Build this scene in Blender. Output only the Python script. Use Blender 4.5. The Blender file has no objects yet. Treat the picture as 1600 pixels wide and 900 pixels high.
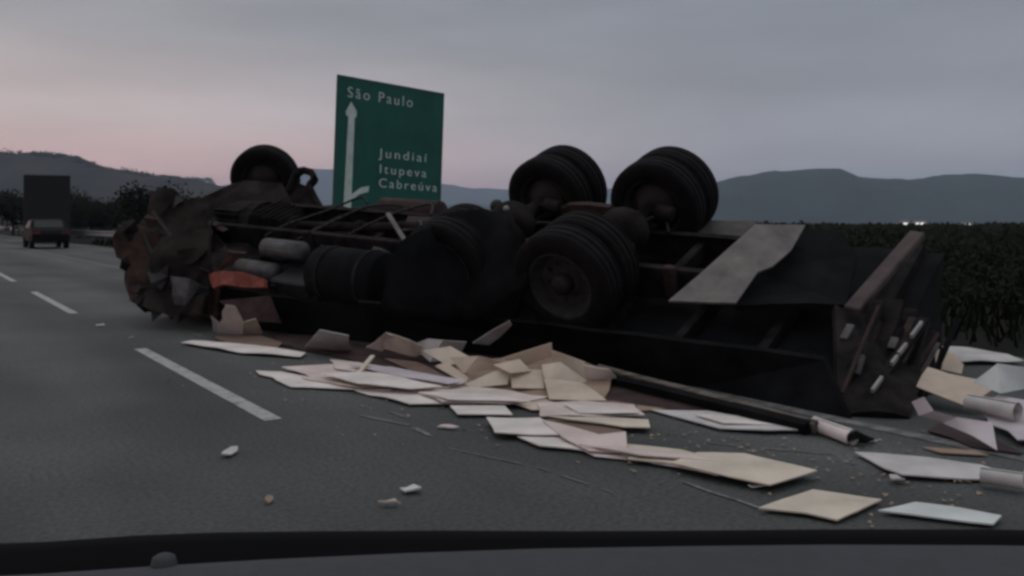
import bpy, bmesh, math, random
from mathutils import Vector, Matrix, noise
R = math.radians
rnd = random.Random(7)
S = bpy.context.scene
col = S.collection

# ------------------------------------------------------------------ camera
FPX, CX, HY, CH = 1385.0, 800.0, 348.0, 1.3      # focal length in photo pixels, centre column, horizon row, eye height
cd = bpy.data.cameras.new('camera'); cam = bpy.data.objects.new('camera', cd); col.objects.link(cam)
cam.location = (0, 0, CH); cam.rotation_euler = (R(90), 0, 0)
cd.sensor_width = 36; cd.lens = FPX / 1600 * 36
cd.shift_y = -(450 - HY) / 1600
cd.clip_start = 0.05; cd.clip_end = 60000
S.camera = cam

# ------------------------------------------------------------------ world: overcast dusk sky
W = bpy.data.worlds.new("World"); S.world = W; W.use_nodes = True
nt = W.node_tree; N = nt.nodes; Lk = nt.links
for n in list(N): N.remove(n)
def wn(t, **k):
    n = N.new(t)
    for a, b in k.items(): setattr(n, a, b)
    return n
out = wn('ShaderNodeOutputWorld'); bg = wn('ShaderNodeBackground')
SUN_EL, SUN_AZ = R(4), R(-62)      # azimuth measured from +Y, negative = to the left
sky = wn('ShaderNodeTexSky', sky_type='NISHITA', sun_disc=False, sun_elevation=SUN_EL, sun_rotation=SUN_AZ,
         air_density=1.5, dust_density=3.0)
skys = wn('ShaderNodeVectorMath', operation='SCALE'); skys.inputs['Scale'].default_value = 0.02
Lk.new(sky.outputs['Color'], skys.inputs[0])
tc = wn('ShaderNodeTexCoord'); sep = wn('ShaderNodeSeparateXYZ'); Lk.new(tc.outputs['Generated'], sep.inputs[0])
def ramp(stops, src):
    r = wn('ShaderNodeValToRGB'); e = r.color_ramp.elements
    while len(e) < len(stops): e.new(0.5)
    for i, (p, c) in enumerate(stops): e[i].position = p; e[i].color = (*c, 1)
    Lk.new(src, r.inputs[0]); return r.outputs[0]
# cloud deck by elevation (left side warm, right side blue grey)
warm = ramp([(0.0, (1.75, .76, .70)), (0.05, (1.18, .74, .70)), (0.11, (.70, .585, .595)), (0.2, (.345, .345, .385)), (0.42, (.26, .275, .325)), (1.0, (.88, .87, .87))], sep.outputs['Z'])
cool = ramp([(0.0, (.47, .465, .52)), (0.08, (.385, .395, .45)), (0.16, (.285, .30, .35)), (0.26, (.23, .25, .30)), (0.42, (.26, .275, .325)), (1.0, (.88, .87, .87))], sep.outputs['Z'])
az = wn('ShaderNodeMapRange', interpolation_type='SMOOTHSTEP'); az.inputs['From Min'].default_value = -0.52; az.inputs['From Max'].default_value = 0.36
Lk.new(sep.outputs['X'], az.inputs['Value'])
mix = wn('ShaderNodeMix', data_type='RGBA'); Lk.new(az.outputs[0], mix.inputs[0]); Lk.new(warm, mix.inputs[6]); Lk.new(cool, mix.inputs[7])
mp = wn('ShaderNodeMapping'); mp.inputs['Scale'].default_value = (1.6, 1.6, 8.5); Lk.new(tc.outputs['Generated'], mp.inputs[0])
nz = wn('ShaderNodeTexNoise'); nz.inputs['Scale'].default_value = 2.2; nz.inputs['Detail'].default_value = 4; nz.inputs['Roughness'].default_value = .5
Lk.new(mp.outputs[0], nz.inputs['Vector'])
cl = wn('ShaderNodeMapRange'); cl.inputs['From Min'].default_value = .3; cl.inputs['From Max'].default_value = .72
cl.inputs['To Min'].default_value = .86; cl.inputs['To Max'].default_value = 1.09; Lk.new(nz.outputs[0], cl.inputs['Value'])
mul = wn('ShaderNodeVectorMath', operation='SCALE'); Lk.new(mix.outputs[2], mul.inputs[0])
back = wn('ShaderNodeMapRange', interpolation_type='SMOOTHSTEP')          # added dimming of the unseen sky behind the viewer, darkens the truck
back.inputs['From Min'].default_value = .45; back.inputs['From Max'].default_value = -.7; back.inputs['To Min'].default_value = 1.0; back.inputs['To Max'].default_value = .8
Lk.new(sep.outputs['Y'], back.inputs['Value'])
bm_ = wn('ShaderNodeMath', operation='MULTIPLY'); Lk.new(cl.outputs[0], bm_.inputs[0]); Lk.new(back.outputs[0], bm_.inputs[1]); Lk.new(bm_.outputs[0], mul.inputs['Scale'])
add = wn('ShaderNodeVectorMath', operation='ADD'); Lk.new(mul.outputs[0], add.inputs[0]); Lk.new(skys.outputs[0], add.inputs[1])
Lk.new(add.outputs[0], bg.inputs['Color']); bg.inputs['Strength'].default_value = 1.0
Lk.new(bg.outputs[0], out.inputs[0])

sd = bpy.data.lights.new('sun', 'SUN'); sun = bpy.data.objects.new('sun', sd); col.objects.link(sun)
sd.energy = 0.12; sd.angle = R(25); sd.color = (1.0, .78, .70)
v = Vector((math.sin(SUN_AZ) * math.cos(SUN_EL), math.cos(SUN_AZ) * math.cos(SUN_EL), math.sin(SUN_EL)))
sun.rotation_euler = v.to_track_quat('Z', 'Y').to_euler()

S.view_settings.view_transform = 'Standard'; S.view_settings.look = 'None'
S.view_settings.gamma = 1; S.view_settings.use_curve_mapping = False; S.view_settings.exposure = 0.0
S.render.engine = 'CYCLES'
S.cycles.use_denoising = True
S.cycles.max_bounces = 6; S.cycles.volume_bounces = 1
S.cycles.pixel_filter_type = 'BLACKMAN_HARRIS'; S.cycles.filter_width = 3.0

# ------------------------------------------------------------------ helpers
def G(u, v, z=0.0):
    """point at height z seen at photo pixel (u, v)"""
    y = (CH - z) * FPX / (v - HY)
    return Vector(((u - CX) / FPX * y, y, z))
def D(u, v, y):
    """point at depth y seen at photo pixel (u, v)"""
    return Vector(((u - CX) / FPX * y, y, CH - (v - HY) / FPX * y))

def mat(name, base, rough=.7, metal=0.0, var=.25, scale=6.0, spec=.4, base2=None, bump=0.0, bscale=30.0, coord='Object', stretch=None, detail=5):
    m = bpy.data.materials.new(name); m.use_nodes = True
    t = m.node_tree; b = t.nodes['Principled BSDF']
    b.inputs['Roughness'].default_value = rough; b.inputs['Metallic'].default_value = metal
    b.inputs['Specular IOR Level'].default_value = spec
    c = t.nodes.new('ShaderNodeTexCoord'); src = c.outputs[coord]
    if stretch:
        mpn = t.nodes.new('ShaderNodeMapping'); mpn.inputs['Scale'].default_value = stretch; t.links.new(src, mpn.inputs[0]); src = mpn.outputs[0]
    n = t.nodes.new('ShaderNodeTexNoise'); n.inputs['Scale'].default_value = scale; n.inputs['Detail'].default_value = detail; n.inputs['Roughness'].default_value = .62
    t.links.new(src, n.inputs['Vector'])
    r = t.nodes.new('ShaderNodeValToRGB'); e = r.color_ramp.elements
    lo = tuple(x * (1 - var) for x in base); hi = tuple(x * (1 + var) for x in (base2 or base))
    e[0].position = .32; e[0].color = (*lo, 1); e[1].position = .68; e[1].color = (*hi, 1)
    t.links.new(n.outputs[0], r.inputs[0]); t.links.new(r.outputs[0], b.inputs['Base Color'])
    if bump:
        n2 = t.nodes.new('ShaderNodeTexNoise'); n2.inputs['Scale'].default_value = bscale; n2.inputs['Detail'].default_value = 4
        t.links.new(src, n2.inputs['Vector'])
        bp = t.nodes.new('ShaderNodeBump'); bp.inputs['Strength'].default_value = bump; bp.inputs['Distance'].default_value = .02
        t.links.new(n2.outputs[0], bp.inputs['Height']); t.links.new(bp.outputs[0], b.inputs['Normal'])
    return m
def emit(name, c, s):
    m = bpy.data.materials.new(name); m.use_nodes = True; b = m.node_tree.nodes['Principled BSDF']
    b.inputs['Base Color'].default_value = (*c, 1); b.inputs['Emission Color'].default_value = (*c, 1); b.inputs['Emission Strength'].default_value = s
    return m

M = {}
M['tyre'] = mat('tyre_rubber', (.009, .008, .009), .8, var=.4, scale=9, spec=.12, bump=.3, bscale=40)
M['rim'] = mat('dusty_rim', (.026, .025, .024), .8, metal=.0, var=.5, scale=10)
M['hub'] = mat('rusty_hub', (.016, .012, .012), .7, metal=.2, var=.5, scale=14)
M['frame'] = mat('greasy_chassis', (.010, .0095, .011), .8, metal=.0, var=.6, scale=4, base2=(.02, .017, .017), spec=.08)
M['rust'] = mat('rusted_steel', (.038, .020, .018), .85, metal=.0, var=.5, scale=12)
M['alu'] = mat('dull_aluminium', (.085, .082, .084), .6, metal=.1, var=.45, scale=8)
M['black'] = mat('black_plastic', (.012, .012, .014), .55, var=.3, scale=8)
M['cabred'] = mat('sooty_red_paint', (.075, .022, .018), .5, var=.7, scale=5, base2=(.06, .03, .025))
M['orange'] = mat('orange_red_paint', (.26, .045, .028), .6, var=.5, scale=12, base2=(.20, .05, .035))
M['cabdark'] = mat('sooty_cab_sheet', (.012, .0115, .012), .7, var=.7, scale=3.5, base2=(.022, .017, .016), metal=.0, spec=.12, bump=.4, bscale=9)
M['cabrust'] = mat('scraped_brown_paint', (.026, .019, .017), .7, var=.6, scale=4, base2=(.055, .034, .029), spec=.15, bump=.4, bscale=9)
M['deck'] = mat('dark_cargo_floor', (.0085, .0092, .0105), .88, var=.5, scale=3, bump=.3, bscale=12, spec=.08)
M['guard'] = mat('grey_plastic_guard', (.14, .132, .125), .7, var=.3, scale=3.5, base2=(.16, .148, .14), bump=.2, bscale=8)
M['boardwood'] = mat('weathered_side_board', (.085, .075, .066), .85, var=.55, scale=3, stretch=(1, 9, 9), base2=(.12, .104, .09))
M['reflect'] = mat('pale_reflective_strip', (.27, .265, .265), .5, var=.2, scale=14)
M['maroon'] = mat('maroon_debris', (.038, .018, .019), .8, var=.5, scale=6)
for nm, c in dict(white=(.76, .70, .67), cream=(.68, .60, .50), beige=(.60, .50, .41), grey=(.58, .56, .55), pink=(.68, .58, .545), lilac=(.56, .51, .54), cold=(.66, .70, .69), tan=(.34, .25, .19), brown=(.20, .135, .11)).items():
    M[nm] = mat(nm + '_board', c, .85, var=.2, scale=2.6, base2=tuple(x * .98 for x in c), bump=.15, bscale=7, spec=.25)
M['core'] = M['tan']

def link(o, parent=None):
    col.objects.link(o)
    if parent: o.parent = parent
    return o
def obj(name, bm, m, parent=None, smooth=False):
    bmesh.ops.recalc_face_normals(bm, faces=bm.faces)
    me = bpy.data.meshes.new(name); bm.to_mesh(me); bm.free()
    if smooth:
        for p in me.polygons: p.use_smooth = True
    for x in (m if isinstance(m, list) else [m]): me.materials.append(x)
    return link(bpy.data.objects.new(name, me), parent)
def tag(o, label, cat, group=None, kind=None):
    if label: o['label'] = label
    if cat: o['category'] = cat
    if group: o['group'] = group
    if kind: o['kind'] = kind
    return o
def empty(name, label, cat, loc=(0, 0, 0), rz=0, group=None):
    o = bpy.data.objects.new(name, None); o.empty_display_size = .2; link(o); o.location = loc; o.rotation_euler = (0, 0, rz)
    return tag(o, label, cat, group)
def dup(root, loc, rz, label, scale=None):
    r = root.copy(); col.objects.link(r); r.location = loc; r.rotation_euler = (0, 0, rz); r['label'] = label
    if scale: r.scale = scale
    for ch in list(root.children):
        c = ch.copy(); col.objects.link(c); c.parent = r
        for g in list(ch.children):
            d = g.copy(); col.objects.link(d); d.parent = c
    return r

def box(bm, c, s, rot=None):
    """box centred at c with full size s"""
    r = bmesh.ops.create_cube(bm, size=1)
    Mx = Matrix.Translation(c) @ (rot or Matrix()) @ Matrix.Diagonal((*s, 1))
    bmesh.ops.transform(bm, matrix=Mx, verts=r['verts']); return r['verts']
def tube(bm, a, b, r0, r1=None, seg=14):
    a, b = Vector(a), Vector(b); d = b - a
    r = bmesh.ops.create_cone(bm, cap_ends=True, segments=seg, radius1=r0, radius2=r1 if r1 is not None else r0, depth=d.length)
    q = d.to_track_quat('Z', 'Y').to_matrix().to_4x4()
    bmesh.ops.transform(bm, matrix=Matrix.Translation((a + b) / 2) @ q, verts=r['verts']); return r['verts']
def bar(bm, a, b, w, h, up=(0, 0, 1)):
    """rectangular bar from a to b"""
    a, b = Vector(a), Vector(b); x = (b - a); L = x.length; x.normalize()
    y = Vector(up).cross(x).normalized(); z = x.cross(y)
    rot = Matrix((x, y, z)).transposed().to_4x4()
    return box(bm, (a + b) / 2, (L, w, h), rot)
def bevel(bm, w=.01, seg=1):
    bmesh.ops.bevel(bm, geom=list(bm.edges), offset=w, segments=seg, affect='EDGES', clamp_overlap=True)
def lathe(bm, prof, seg=40, axis='Y', off=(0, 0, 0)):
    """profile of (radius, along) closed ring revolved about an axis through off"""
    rings = []
    for i in range(seg):
        t = 2 * math.pi * i / seg; c, s = math.cos(t), math.sin(t)
        rings.append([bm.verts.new(Vector((r * c, a, r * s)) + Vector(off)) for r, a in prof])
    n = len(prof)
    for i in range(seg):
        A, B = rings[i], rings[(i + 1) % seg]
        for k in range(n - 1):
            bm.faces.new((A[k], A[k + 1], B[k + 1], B[k]))
def crumple(bm, amp, sc, seed=0):
    for vv in bm.verts:
        p = vv.co * sc + Vector((seed * 7.1, seed * 3.3, seed))
        vv.co += noise.noise_vector(p) * amp
def slab(bm, pts, th, cuts=2, amp=0.0, sc=3.0, seed=0, direction=None):
    """thin solid from an outline; thickness along -direction"""
    vs = [bm.verts.new(p) for p in pts]
    f = bm.faces.new(vs); bm.normal_update()
    n = f.normal.copy()
    if direction is not None and n.dot(Vector(direction)) < 0: n = -n
    res = bmesh.ops.triangulate(bm, faces=[f])
    if cuts:
        bmesh.ops.subdivide_edges(bm, edges=list({e for ff in res['faces'] for e in ff.edges}), cuts=cuts, use_grid_fill=True)
    if amp:
        for vv in bm.verts:
            vv.co += n * (noise.noise(vv.co * sc + Vector((seed, seed * 2.3, 0))) * amp + amp * .5)
    faces = list(bm.faces)
    r = bmesh.ops.extrude_face_region(bm, geom=faces)
    bmesh.ops.translate(bm, vec=-n * th, verts=[x for x in r['geom'] if isinstance(x, bmesh.types.BMVert)])

# ------------------------------------------------------------------ road frame
RA = math.atan2(950, FPX)                         # road runs 34 degrees to the left of the view
rd = Vector((-math.sin(RA), math.cos(RA), 0)); rl = Vector((math.cos(RA), math.sin(RA), 0))   # along, to the right
def road_pt(s, lat, z=0): return rd * s + rl * lat + Vector((0, 0, z))
def road_sheet(name, l0, l1, s0, s1, z, m, n=1):
    bm = bmesh.new()
    for i in range(n):
        a = s0 + (s1 - s0) * i / n; b = s0 + (s1 - s0) * (i + 1) / n
        bm.faces.new([bm.verts.new((x, y, 0)) for x, y in ((l0, a), (l1, a), (l1, b), (l0, b))])
    o = obj(name, bm, m); o.rotation_euler = (0, 0, RA); o.location = (0, 0, z)
    return tag(o, None, None, kind='structure')

# asphalt: patches, streaks along the traffic, oily stains
ma = bpy.data.materials.new('asphalt'); ma.use_nodes = True; t = ma.node_tree; b = t.nodes['Principled BSDF']
c = t.nodes.new('ShaderNodeTexCoord')
def tn(scale, stretch, detail=5):
    mpn = t.nodes.new('ShaderNodeMapping'); mpn.inputs['Scale'].default_value = stretch; t.links.new(c.outputs['Object'], mpn.inputs[0])
    n = t.nodes.new('ShaderNodeTexNoise'); n.inputs['Scale'].default_value = scale; n.inputs['Detail'].default_value = detail; t.links.new(mpn.outputs[0], n.inputs['Vector']); return n.outputs[0]
def mr(src, a, bb, lo, hi):
    n = t.nodes.new('ShaderNodeMapRange'); n.inputs['From Min'].default_value = a; n.inputs['From Max'].default_value = bb; n.inputs['To Min'].default_value = lo; n.inputs['To Max'].default_value = hi
    t.links.new(src, n.inputs['Value']); return n.outputs[0]
def mm(a, bb):
    n = t.nodes.new('ShaderNodeMath'); n.operation = 'MULTIPLY'; t.links.new(a, n.inputs[0]); t.links.new(bb, n.inputs[1]); return n.outputs[0]
f1 = mr(tn(.8, (1, .12, 1)), .3, .7, .74, 1.2); f2 = mr(tn(.5, (1, 1, 1)), .35, .7, .76, 1.18); f3 = mr(tn(38, (1, 1, 1), 6), .3, .7, .62, 1.38)
f4 = mr(tn(.35, (1, .5, 1), 3), .50, .66, 1.0, .55)
wv = t.nodes.new('ShaderNodeTexWave'); wv.wave_type = 'BANDS'; wv.bands_direction = 'X'; wv.inputs['Scale'].default_value = .175; wv.inputs['Distortion'].default_value = .6; wv.inputs['Detail'].default_value = 3; t.links.new(c.outputs['Object'], wv.inputs['Vector'])
f = mm(mm(mm(f1, f2), mm(f3, f4)), mr(wv.outputs['Fac'], 0, 1, .84, 1.1))
vm = t.nodes.new('ShaderNodeVectorMath'); vm.operation = 'SCALE'; vm.inputs[0].default_value = (.081, .088, .086); t.links.new(f, vm.inputs['Scale'])
t.links.new(vm.outputs[0], b.inputs['Base Color']); b.inputs['Roughness'].default_value = .72; b.inputs['Specular IOR Level'].default_value = .35
bp = t.nodes.new('ShaderNodeBump'); bp.inputs['Strength'].default_value = .35; bp.inputs['Distance'].default_value = .01; t.links.new(tn(120, (1, 1, 1), 2), bp.inputs['Height']); t.links.new(bp.outputs[0], b.inputs['Normal'])
M['asphalt'] = ma

# worn road paint
def paint(name, c0, thresh):
    m = bpy.data.materials.new(name); m.use_nodes = True; t = m.node_tree; b = t.nodes['Principled BSDF']
    cc = t.nodes.new('ShaderNodeTexCoord'); n = t.nodes.new('ShaderNodeTexNoise'); n.inputs['Scale'].default_value = 9; n.inputs['Detail'].default_value = 8; n.inputs['Roughness'].default_value = .7
    t.links.new(cc.outputs['Object'], n.inputs['Vector'])
    r = t.nodes.new('ShaderNodeValToRGB'); e = r.color_ramp.elements; e[0].position = thresh; e[0].color = (.09, .09, .09, 1); e[1].position = thresh + .2; e[1].color = (*c0, 1)
    t.links.new(n.outputs[0], r.inputs[0]); t.links.new(r.outputs[0], b.inputs['Base Color']); b.inputs['Roughness'].default_value = .7
    return m
M['paint'] = paint('worn_white_paint', (.42, .42, .41), .30)
M['paint_faint'] = paint('faint_white_paint', (.22, .22, .22), .42)

# ------------------------------------------------------------------ ground, road, hills
M['soil'] = mat('dark_verge_soil', (.010, .013, .009), .95, var=.45, scale=.4, base2=(.015, .016, .011), spec=.1)
bm = bmesh.new()
bmesh.ops.create_grid(bm, x_segments=60, y_segments=60, size=9000)
g = obj('ground', bm, M['soil']); g.location = (0, 3000, -.06); tag(g, None, None, kind='structure')
road_sheet('road', -9.5, 8.9, -30, 900, 0, M['asphalt'], 8)
M['dirt'] = mat('reddish_shoulder_dirt', (.011, .012, .009), .95, var=.35, scale=1.2, spec=.1)
road_sheet('shoulder_dirt', 8.9, 11.2, -30, 900, -.03, M['dirt'], 4)
k = 0
for s in (5.7, 14.0, 22.4, 30.8, 39.2, 47.6, 56.0, 64.4):
    road_sheet('lane_marking', 1.945, 2.065, s, s + (4.0 if s < 10 else 4.8), .004, M['paint'])
road_sheet('edge_marking', 5.02, 5.15, 26, 300, .004, M['paint_faint'])
road_sheet('edge_marking', 5.02, 5.15, -20, 7.0, .004, M['paint_faint'])

def ridge(name, prof, dist, thick, m, seed, rough=6.0, step=None, trees=0.0):
    """hill range: prof lists (photo column, photo row) of its skyline, standing at distance dist with a long back and foot"""
    us = [p[0] for p in prof]; n = int((us[-1] - us[0]) / 5) if step is None else int((us[-1] - us[0]) / step)
    rows = 9; bm = bmesh.new(); grid = []
    for i in range(n + 1):
        u = us[0] + (us[-1] - us[0]) * i / n
        for (a, bb) in zip(prof, prof[1:]):
            if a[0] <= u <= bb[0]:
                tt = (u - a[0]) / (bb[0] - a[0]); tt = tt * tt * (3 - 2 * tt); vv = a[1] + (bb[1] - a[1]) * tt; break
        h = max(.5, CH - (vv - HY) / FPX * dist)
        h *= 1 + .05 * noise.noise(Vector((u * .02, seed, 0)))
        colv = []
        for j in range(rows):
            q = j / (rows - 1)                      # 0 front foot .. 1 back foot
            y = dist + (q - .5) * thick
            prof_h = math.sin(math.pi * q) ** .8
            z = h * prof_h * (1 + .05 * noise.noise(Vector((u * .03, q * 4, seed + 3))) * (1 - abs(2 * q - 1) * .2) if abs(q - .5) > .01 else 1)
            x = (u - CX) / FPX * dist
            tz = trees * (noise.noise(Vector((u * .35, q * 3, seed))) + .6 * noise.noise(Vector((u * .9, q * 5, seed)))) * prof_h if trees else 0
            colv.append(bm.verts.new((x, y, z + tz - 3 * (prof_h < .05))))
        grid.append(colv)
    for i in range(n):
        for j in range(rows - 1):
            bm.faces.new((grid[i][j], grid[i + 1][j], grid[i + 1][j + 1], grid[i][j + 1]))
    o = obj(name, bm, m, smooth=True); return tag(o, None, None, kind='structure')
M['hill'] = mat('wooded_hill', (.030, .042, .036), .95, var=.35, scale=.012, spec=.05, detail=8)
M['hillnear'] = mat('brown_wooded_hill', (.040, .034, .030), .95, var=.45, scale=.02, spec=.05, detail=8)
M['hillfar'] = mat('far_hill', (.04, .05, .045), .95, var=.3, scale=.008, spec=.05)
ridge('hills', [(1000, 345), (1060, 305), (1110, 287), (1165, 274), (1215, 266), (1290, 265), (1330, 276), (1400, 281), (1440, 278), (1480, 272), (1530, 273), (1570, 278), (1660, 285), (1800, 300), (2000, 330)], 2600, 900, M['hill'], 2, trees=2.0)
ridge('hills', [(250, 300), (330, 296), (400, 282), (460, 266), (510, 264), (560, 268), (640, 280), (700, 288), (745, 294), (800, 296), (880, 300), (1000, 292), (1100, 300), (1250, 320)], 6800, 2200, M['hillfar'], 5, trees=3)
ridge('hills', [(-600, 215), (-300, 225), (-60, 236), (40, 242), (80, 243), (118, 246), (140, 256), (175, 264), (215, 270), (262, 277), (300, 281), (340, 290), (420, 318), (520, 340)], 1300, 460, M['hillnear'], 9, trees=3.0, step=2)
def skyline_woods(prof, dist, n, m, size, rise):
    bm = bmesh.new()
    for i in range(n):
        u = rnd.uniform(prof[0][0], prof[-1][0])
        for (a, bb) in zip(prof, prof[1:]):
            if a[0] <= u <= bb[0]: vv = a[1] + (bb[1] - a[1]) * (u - a[0]) / (bb[0] - a[0]); break
        cl = .5 + .7 * noise.noise(Vector((u * .09, 1, 0))) + .5 * noise.noise(Vector((u * .3, 5, 0)))
        y = dist + rnd.uniform(-40, 20); z = CH - (vv - HY) / FPX * dist - 5 + rnd.uniform(0, 1) * max(.15, cl) * rise
        s_ = rnd.uniform(.5, 1) * size; p = Vector(((u - CX) / FPX * dist + rnd.uniform(-1, 1), y, z))
        a = Vector((rnd.gauss(0, 1), rnd.gauss(0, 1), rnd.gauss(0, 1))).normalized(); b2 = a.orthogonal().normalized()
        bm.faces.new([bm.verts.new(p + q) for q in (a * s_, b2 * s_ * .8, -a * s_, -b2 * s_ * .8)])
    o = obj('woods', bm, m); tag(o, None, None, kind='stuff')
skyline_woods([(-300, 228), (-60, 238), (40, 244), (66, 243), (80, 241), (118, 246), (124, 254), (175, 266), (215, 272), (262, 279), (300, 284)], 1300, 9000, M['hillnear'], 2.2, 13)
skyline_woods([(272, 292), (285, 284), (300, 280), (330, 281), (338, 296)], 2900, 900, M['hillnear'], 4.5, 16)
ridge('hills', [(560, 344), (640, 330), (690, 320), (740, 318), (790, 324), (900, 338), (1000, 346)], 4200, 900, M['hill'], 12, trees=3)

# ------------------------------------------------------------------ haze between here and the hills
bm = bmesh.new(); box(bm, (0, 3900, 190), (11000, 8400, 384))
hm = bpy.data.materials.new('evening_haze'); hm.use_nodes = True; t = hm.node_tree
for n in list(t.nodes):
    if n.type == 'BSDF_PRINCIPLED': t.nodes.remove(n)
pv = t.nodes.new('ShaderNodeVolumePrincipled'); pv.inputs['Color'].default_value = (.66, .81, 1.0, 1); pv.inputs['Density'].default_value = .00017; pv.inputs['Anisotropy'].default_value = 0.0
t.links.new(pv.outputs[0], t.nodes['Material Output'].inputs['Volume'])
hz = obj('haze', bm, hm); tag(hz, None, None, kind='stuff')

# ------------------------------------------------------------------ overturned truck
YAW, ROLL, PIT = R(54.4), R(22.4), R(3.5)
FW = Vector((-math.sin(YAW) * math.cos(PIT), math.cos(YAW) * math.cos(PIT), math.sin(PIT)))
lat0 = Vector((math.cos(YAW), math.sin(YAW), 0)); up0 = lat0.cross(FW)
FAR = lat0 * math.cos(ROLL) + up0 * math.sin(ROLL)
NEAR = -FAR; UP = FW.cross(NEAR)
if UP.z < 0: UP = -UP
TO = Vector((.552, 9.07, 1.243))
TM = Matrix((FW, NEAR, UP)).transposed().to_4x4(); TM.translation = TO
TI = TM.inverted()
base = Vector((.552, 9.07, 0))
truck = bpy.data.objects.new('overturned_truck', None); link(truck); truck.matrix_world = TM
tag(truck, 'dark cargo truck lying overturned with its wheels in the air among scattered white sheets', 'truck')
def L(u, v, y): return TI @ D(u, v, y)               # truck-space point seen at a photo pixel at depth y
def LG(u, v, z=0): return TI @ G(u, v, z)

def make_wheel(name, centre, rot, rimside):
    """single wheel: tyre with treads, dished rim on one side. rimside +1: dish faces +y"""
    w = bpy.data.objects.new(name, None); link(w, truck); w.location = centre; w.rotation_euler = rot
    bm = bmesh.new(); hw = .14
    prof = [(.30, -hw * .8), (.33, -hw), (.43, -hw * 1.05), (.475, -hw * .95), (.497, -hw * .78), (.5, -.09), (.488, -.085), (.488, -.07), (.5, -.065), (.503, -.012), (.488, -.01), (.488, .01), (.503, .012), (.5, .065), (.488, .07), (.488, .085), (.5, .09), (.497, hw * .78), (.475, hw * .95), (.43, hw * 1.05), (.33, hw), (.30, hw * .8)]
    lathe(bm, prof, 44); obj('tyre', bm, M['tyre'], w, smooth=True)
    bm = bmesh.new(); s = rimside
    lathe(bm, [(.30, -s * hw * .8), (.315, -s * hw * .95), (.30, -s * hw * .9), (.27, -s * .02), (.27, s * .03), (.30, s * hw * .85), (.322, s * hw * 1.0), (.305, s * hw * .98), (.285, s * .10), (.245, s * .02), (.16, s * .01), (.13, s * .045), (.0, s * .05)], 32)
    for k in range(10):
        a = 2 * math.pi * k / 10
        p = Vector((.19 * math.cos(a), s * .015, .19 * math.sin(a))); tube(bm, p, p + Vector((0, s * .03, 0)), .014, seg=6)
    obj('rim', bm, M['rim'], w, smooth=False)
    bm = bmesh.new(); lathe(bm, [(.0, -s * .15), (.15, -s * .15), (.19, -s * .1), (.26, -s * .08), (.26, -s * .03), (.0, -s * .02)], 24); obj('brake_drum', bm, M['hub'], w, smooth=True)
    bm = bmesh.new(); lathe(bm, [(.10, s * .05), (.095, s * .13), (.06, s * .16), (.0, s * .165)], 20); obj('hub_cap', bm, M['hub'], w, smooth=True)
    return w
WB = 5.82
for ax in (.67, -.67):
    for y, s in ((-1.08, -1), (-.76, -1), (.76, 1), (1.08, 1)):
        make_wheel('wheel', (ax, y, 0), (R(rnd.uniform(-1, 1)), rnd.uniform(0, 3), 0), s)
make_wheel('wheel', (WB, -.93, 0), (0, .4, R(30)), -1)
fr = TI @ Vector((-4.45, 12.0, .98))
make_wheel('wheel', fr, (R(-8), 1.0, R(14)), 1)

# chassis rails, members
for s in (-1, 1):
    bm = bmesh.new()
    y = s * .42
    box(bm, (2.2, y, -.29), (8.3, .014, .28)); box(bm, (2.2, y - s * .04, -.143), (8.3, .08, .014)); box(bm, (2.2, y - s * .04, -.437), (8.3, .08, .014))
    obj('chassis_rail', bm, M['frame'], truck)
for x in (-1.85, -1.3, 0, 1.6, 2.6, 3.7, 4.6):
    bm = bmesh.new(); box(bm, (x, 0, -.29), (.09, .80, .16)); bevel(bm, .012); obj('cross_member', bm, M['frame'], truck)
# axles and final drives
for ax in (.67, -.67):
    bm = bmesh.new(); tube(bm, (ax, -.92, 0), (ax, .92, 0), .085)
    r = bmesh.ops.create_uvsphere(bm, u_segments=20, v_segments=12, radius=.24); bmesh.ops.transform(bm, matrix=Matrix.Translation((ax, 0, .02)) @ Matrix.Diagonal((1.1, .85, 1, 1)), verts=r['verts'])
    tube(bm, (ax, 0, .02), (ax + .34, 0, -.02), .12, .07)
    obj('rear_axle', bm, M['frame'], truck, smooth=True)
bm = bmesh.new(); a = Vector((WB, -.85, 0)); bb = fr + Vector((0, -.1, 0)); mid = (a + bb) / 2 - Vector((0, 0, .08))
bar(bm, a, mid, .12, .10); bar(bm, mid, bb, .12, .10); obj('front_axle', bm, M['frame'], truck)
# leaf springs
def spring(x, y, ln, sag):
    bm = bmesh.new()
    for k in range(5):
        l2 = ln * (1 - k * .16); n = 8
        pts = [Vector((x + (i / n - .5) * l2, y, -.02 - k * .022 * -1 - sag * ((i / n - .5) * 2) ** 2 * (l2 / ln) ** 2)) for i in range(n + 1)]
        for p, q in zip(pts, pts[1:]): bar(bm, p, q, .09, .018)
    return obj('leaf_spring', bm, M['rust'], truck)
for y in (-.5, .5):
    spring(0, y, 1.5, .12); spring(WB, y, 1.6, .16)
# drive shaft
bm = bmesh.new(); tube(bm, (1.0, 0, -.02), (3.0, 0, -.2), .055); tube(bm, (3.05, 0, -.2), (4.2, 0, -.25), .055)
for p in ((1.0, 0, -.02), (3.02, 0, -.2), (4.2, 0, -.25)):
    r = bmesh.ops.create_uvsphere(bm, u_segments=10, v_segments=8, radius=.09); bmesh.ops.translate(bm, vec=p, verts=r['verts'])
obj('drive_shaft', bm, M['frame'], truck, smooth=True)
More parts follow.
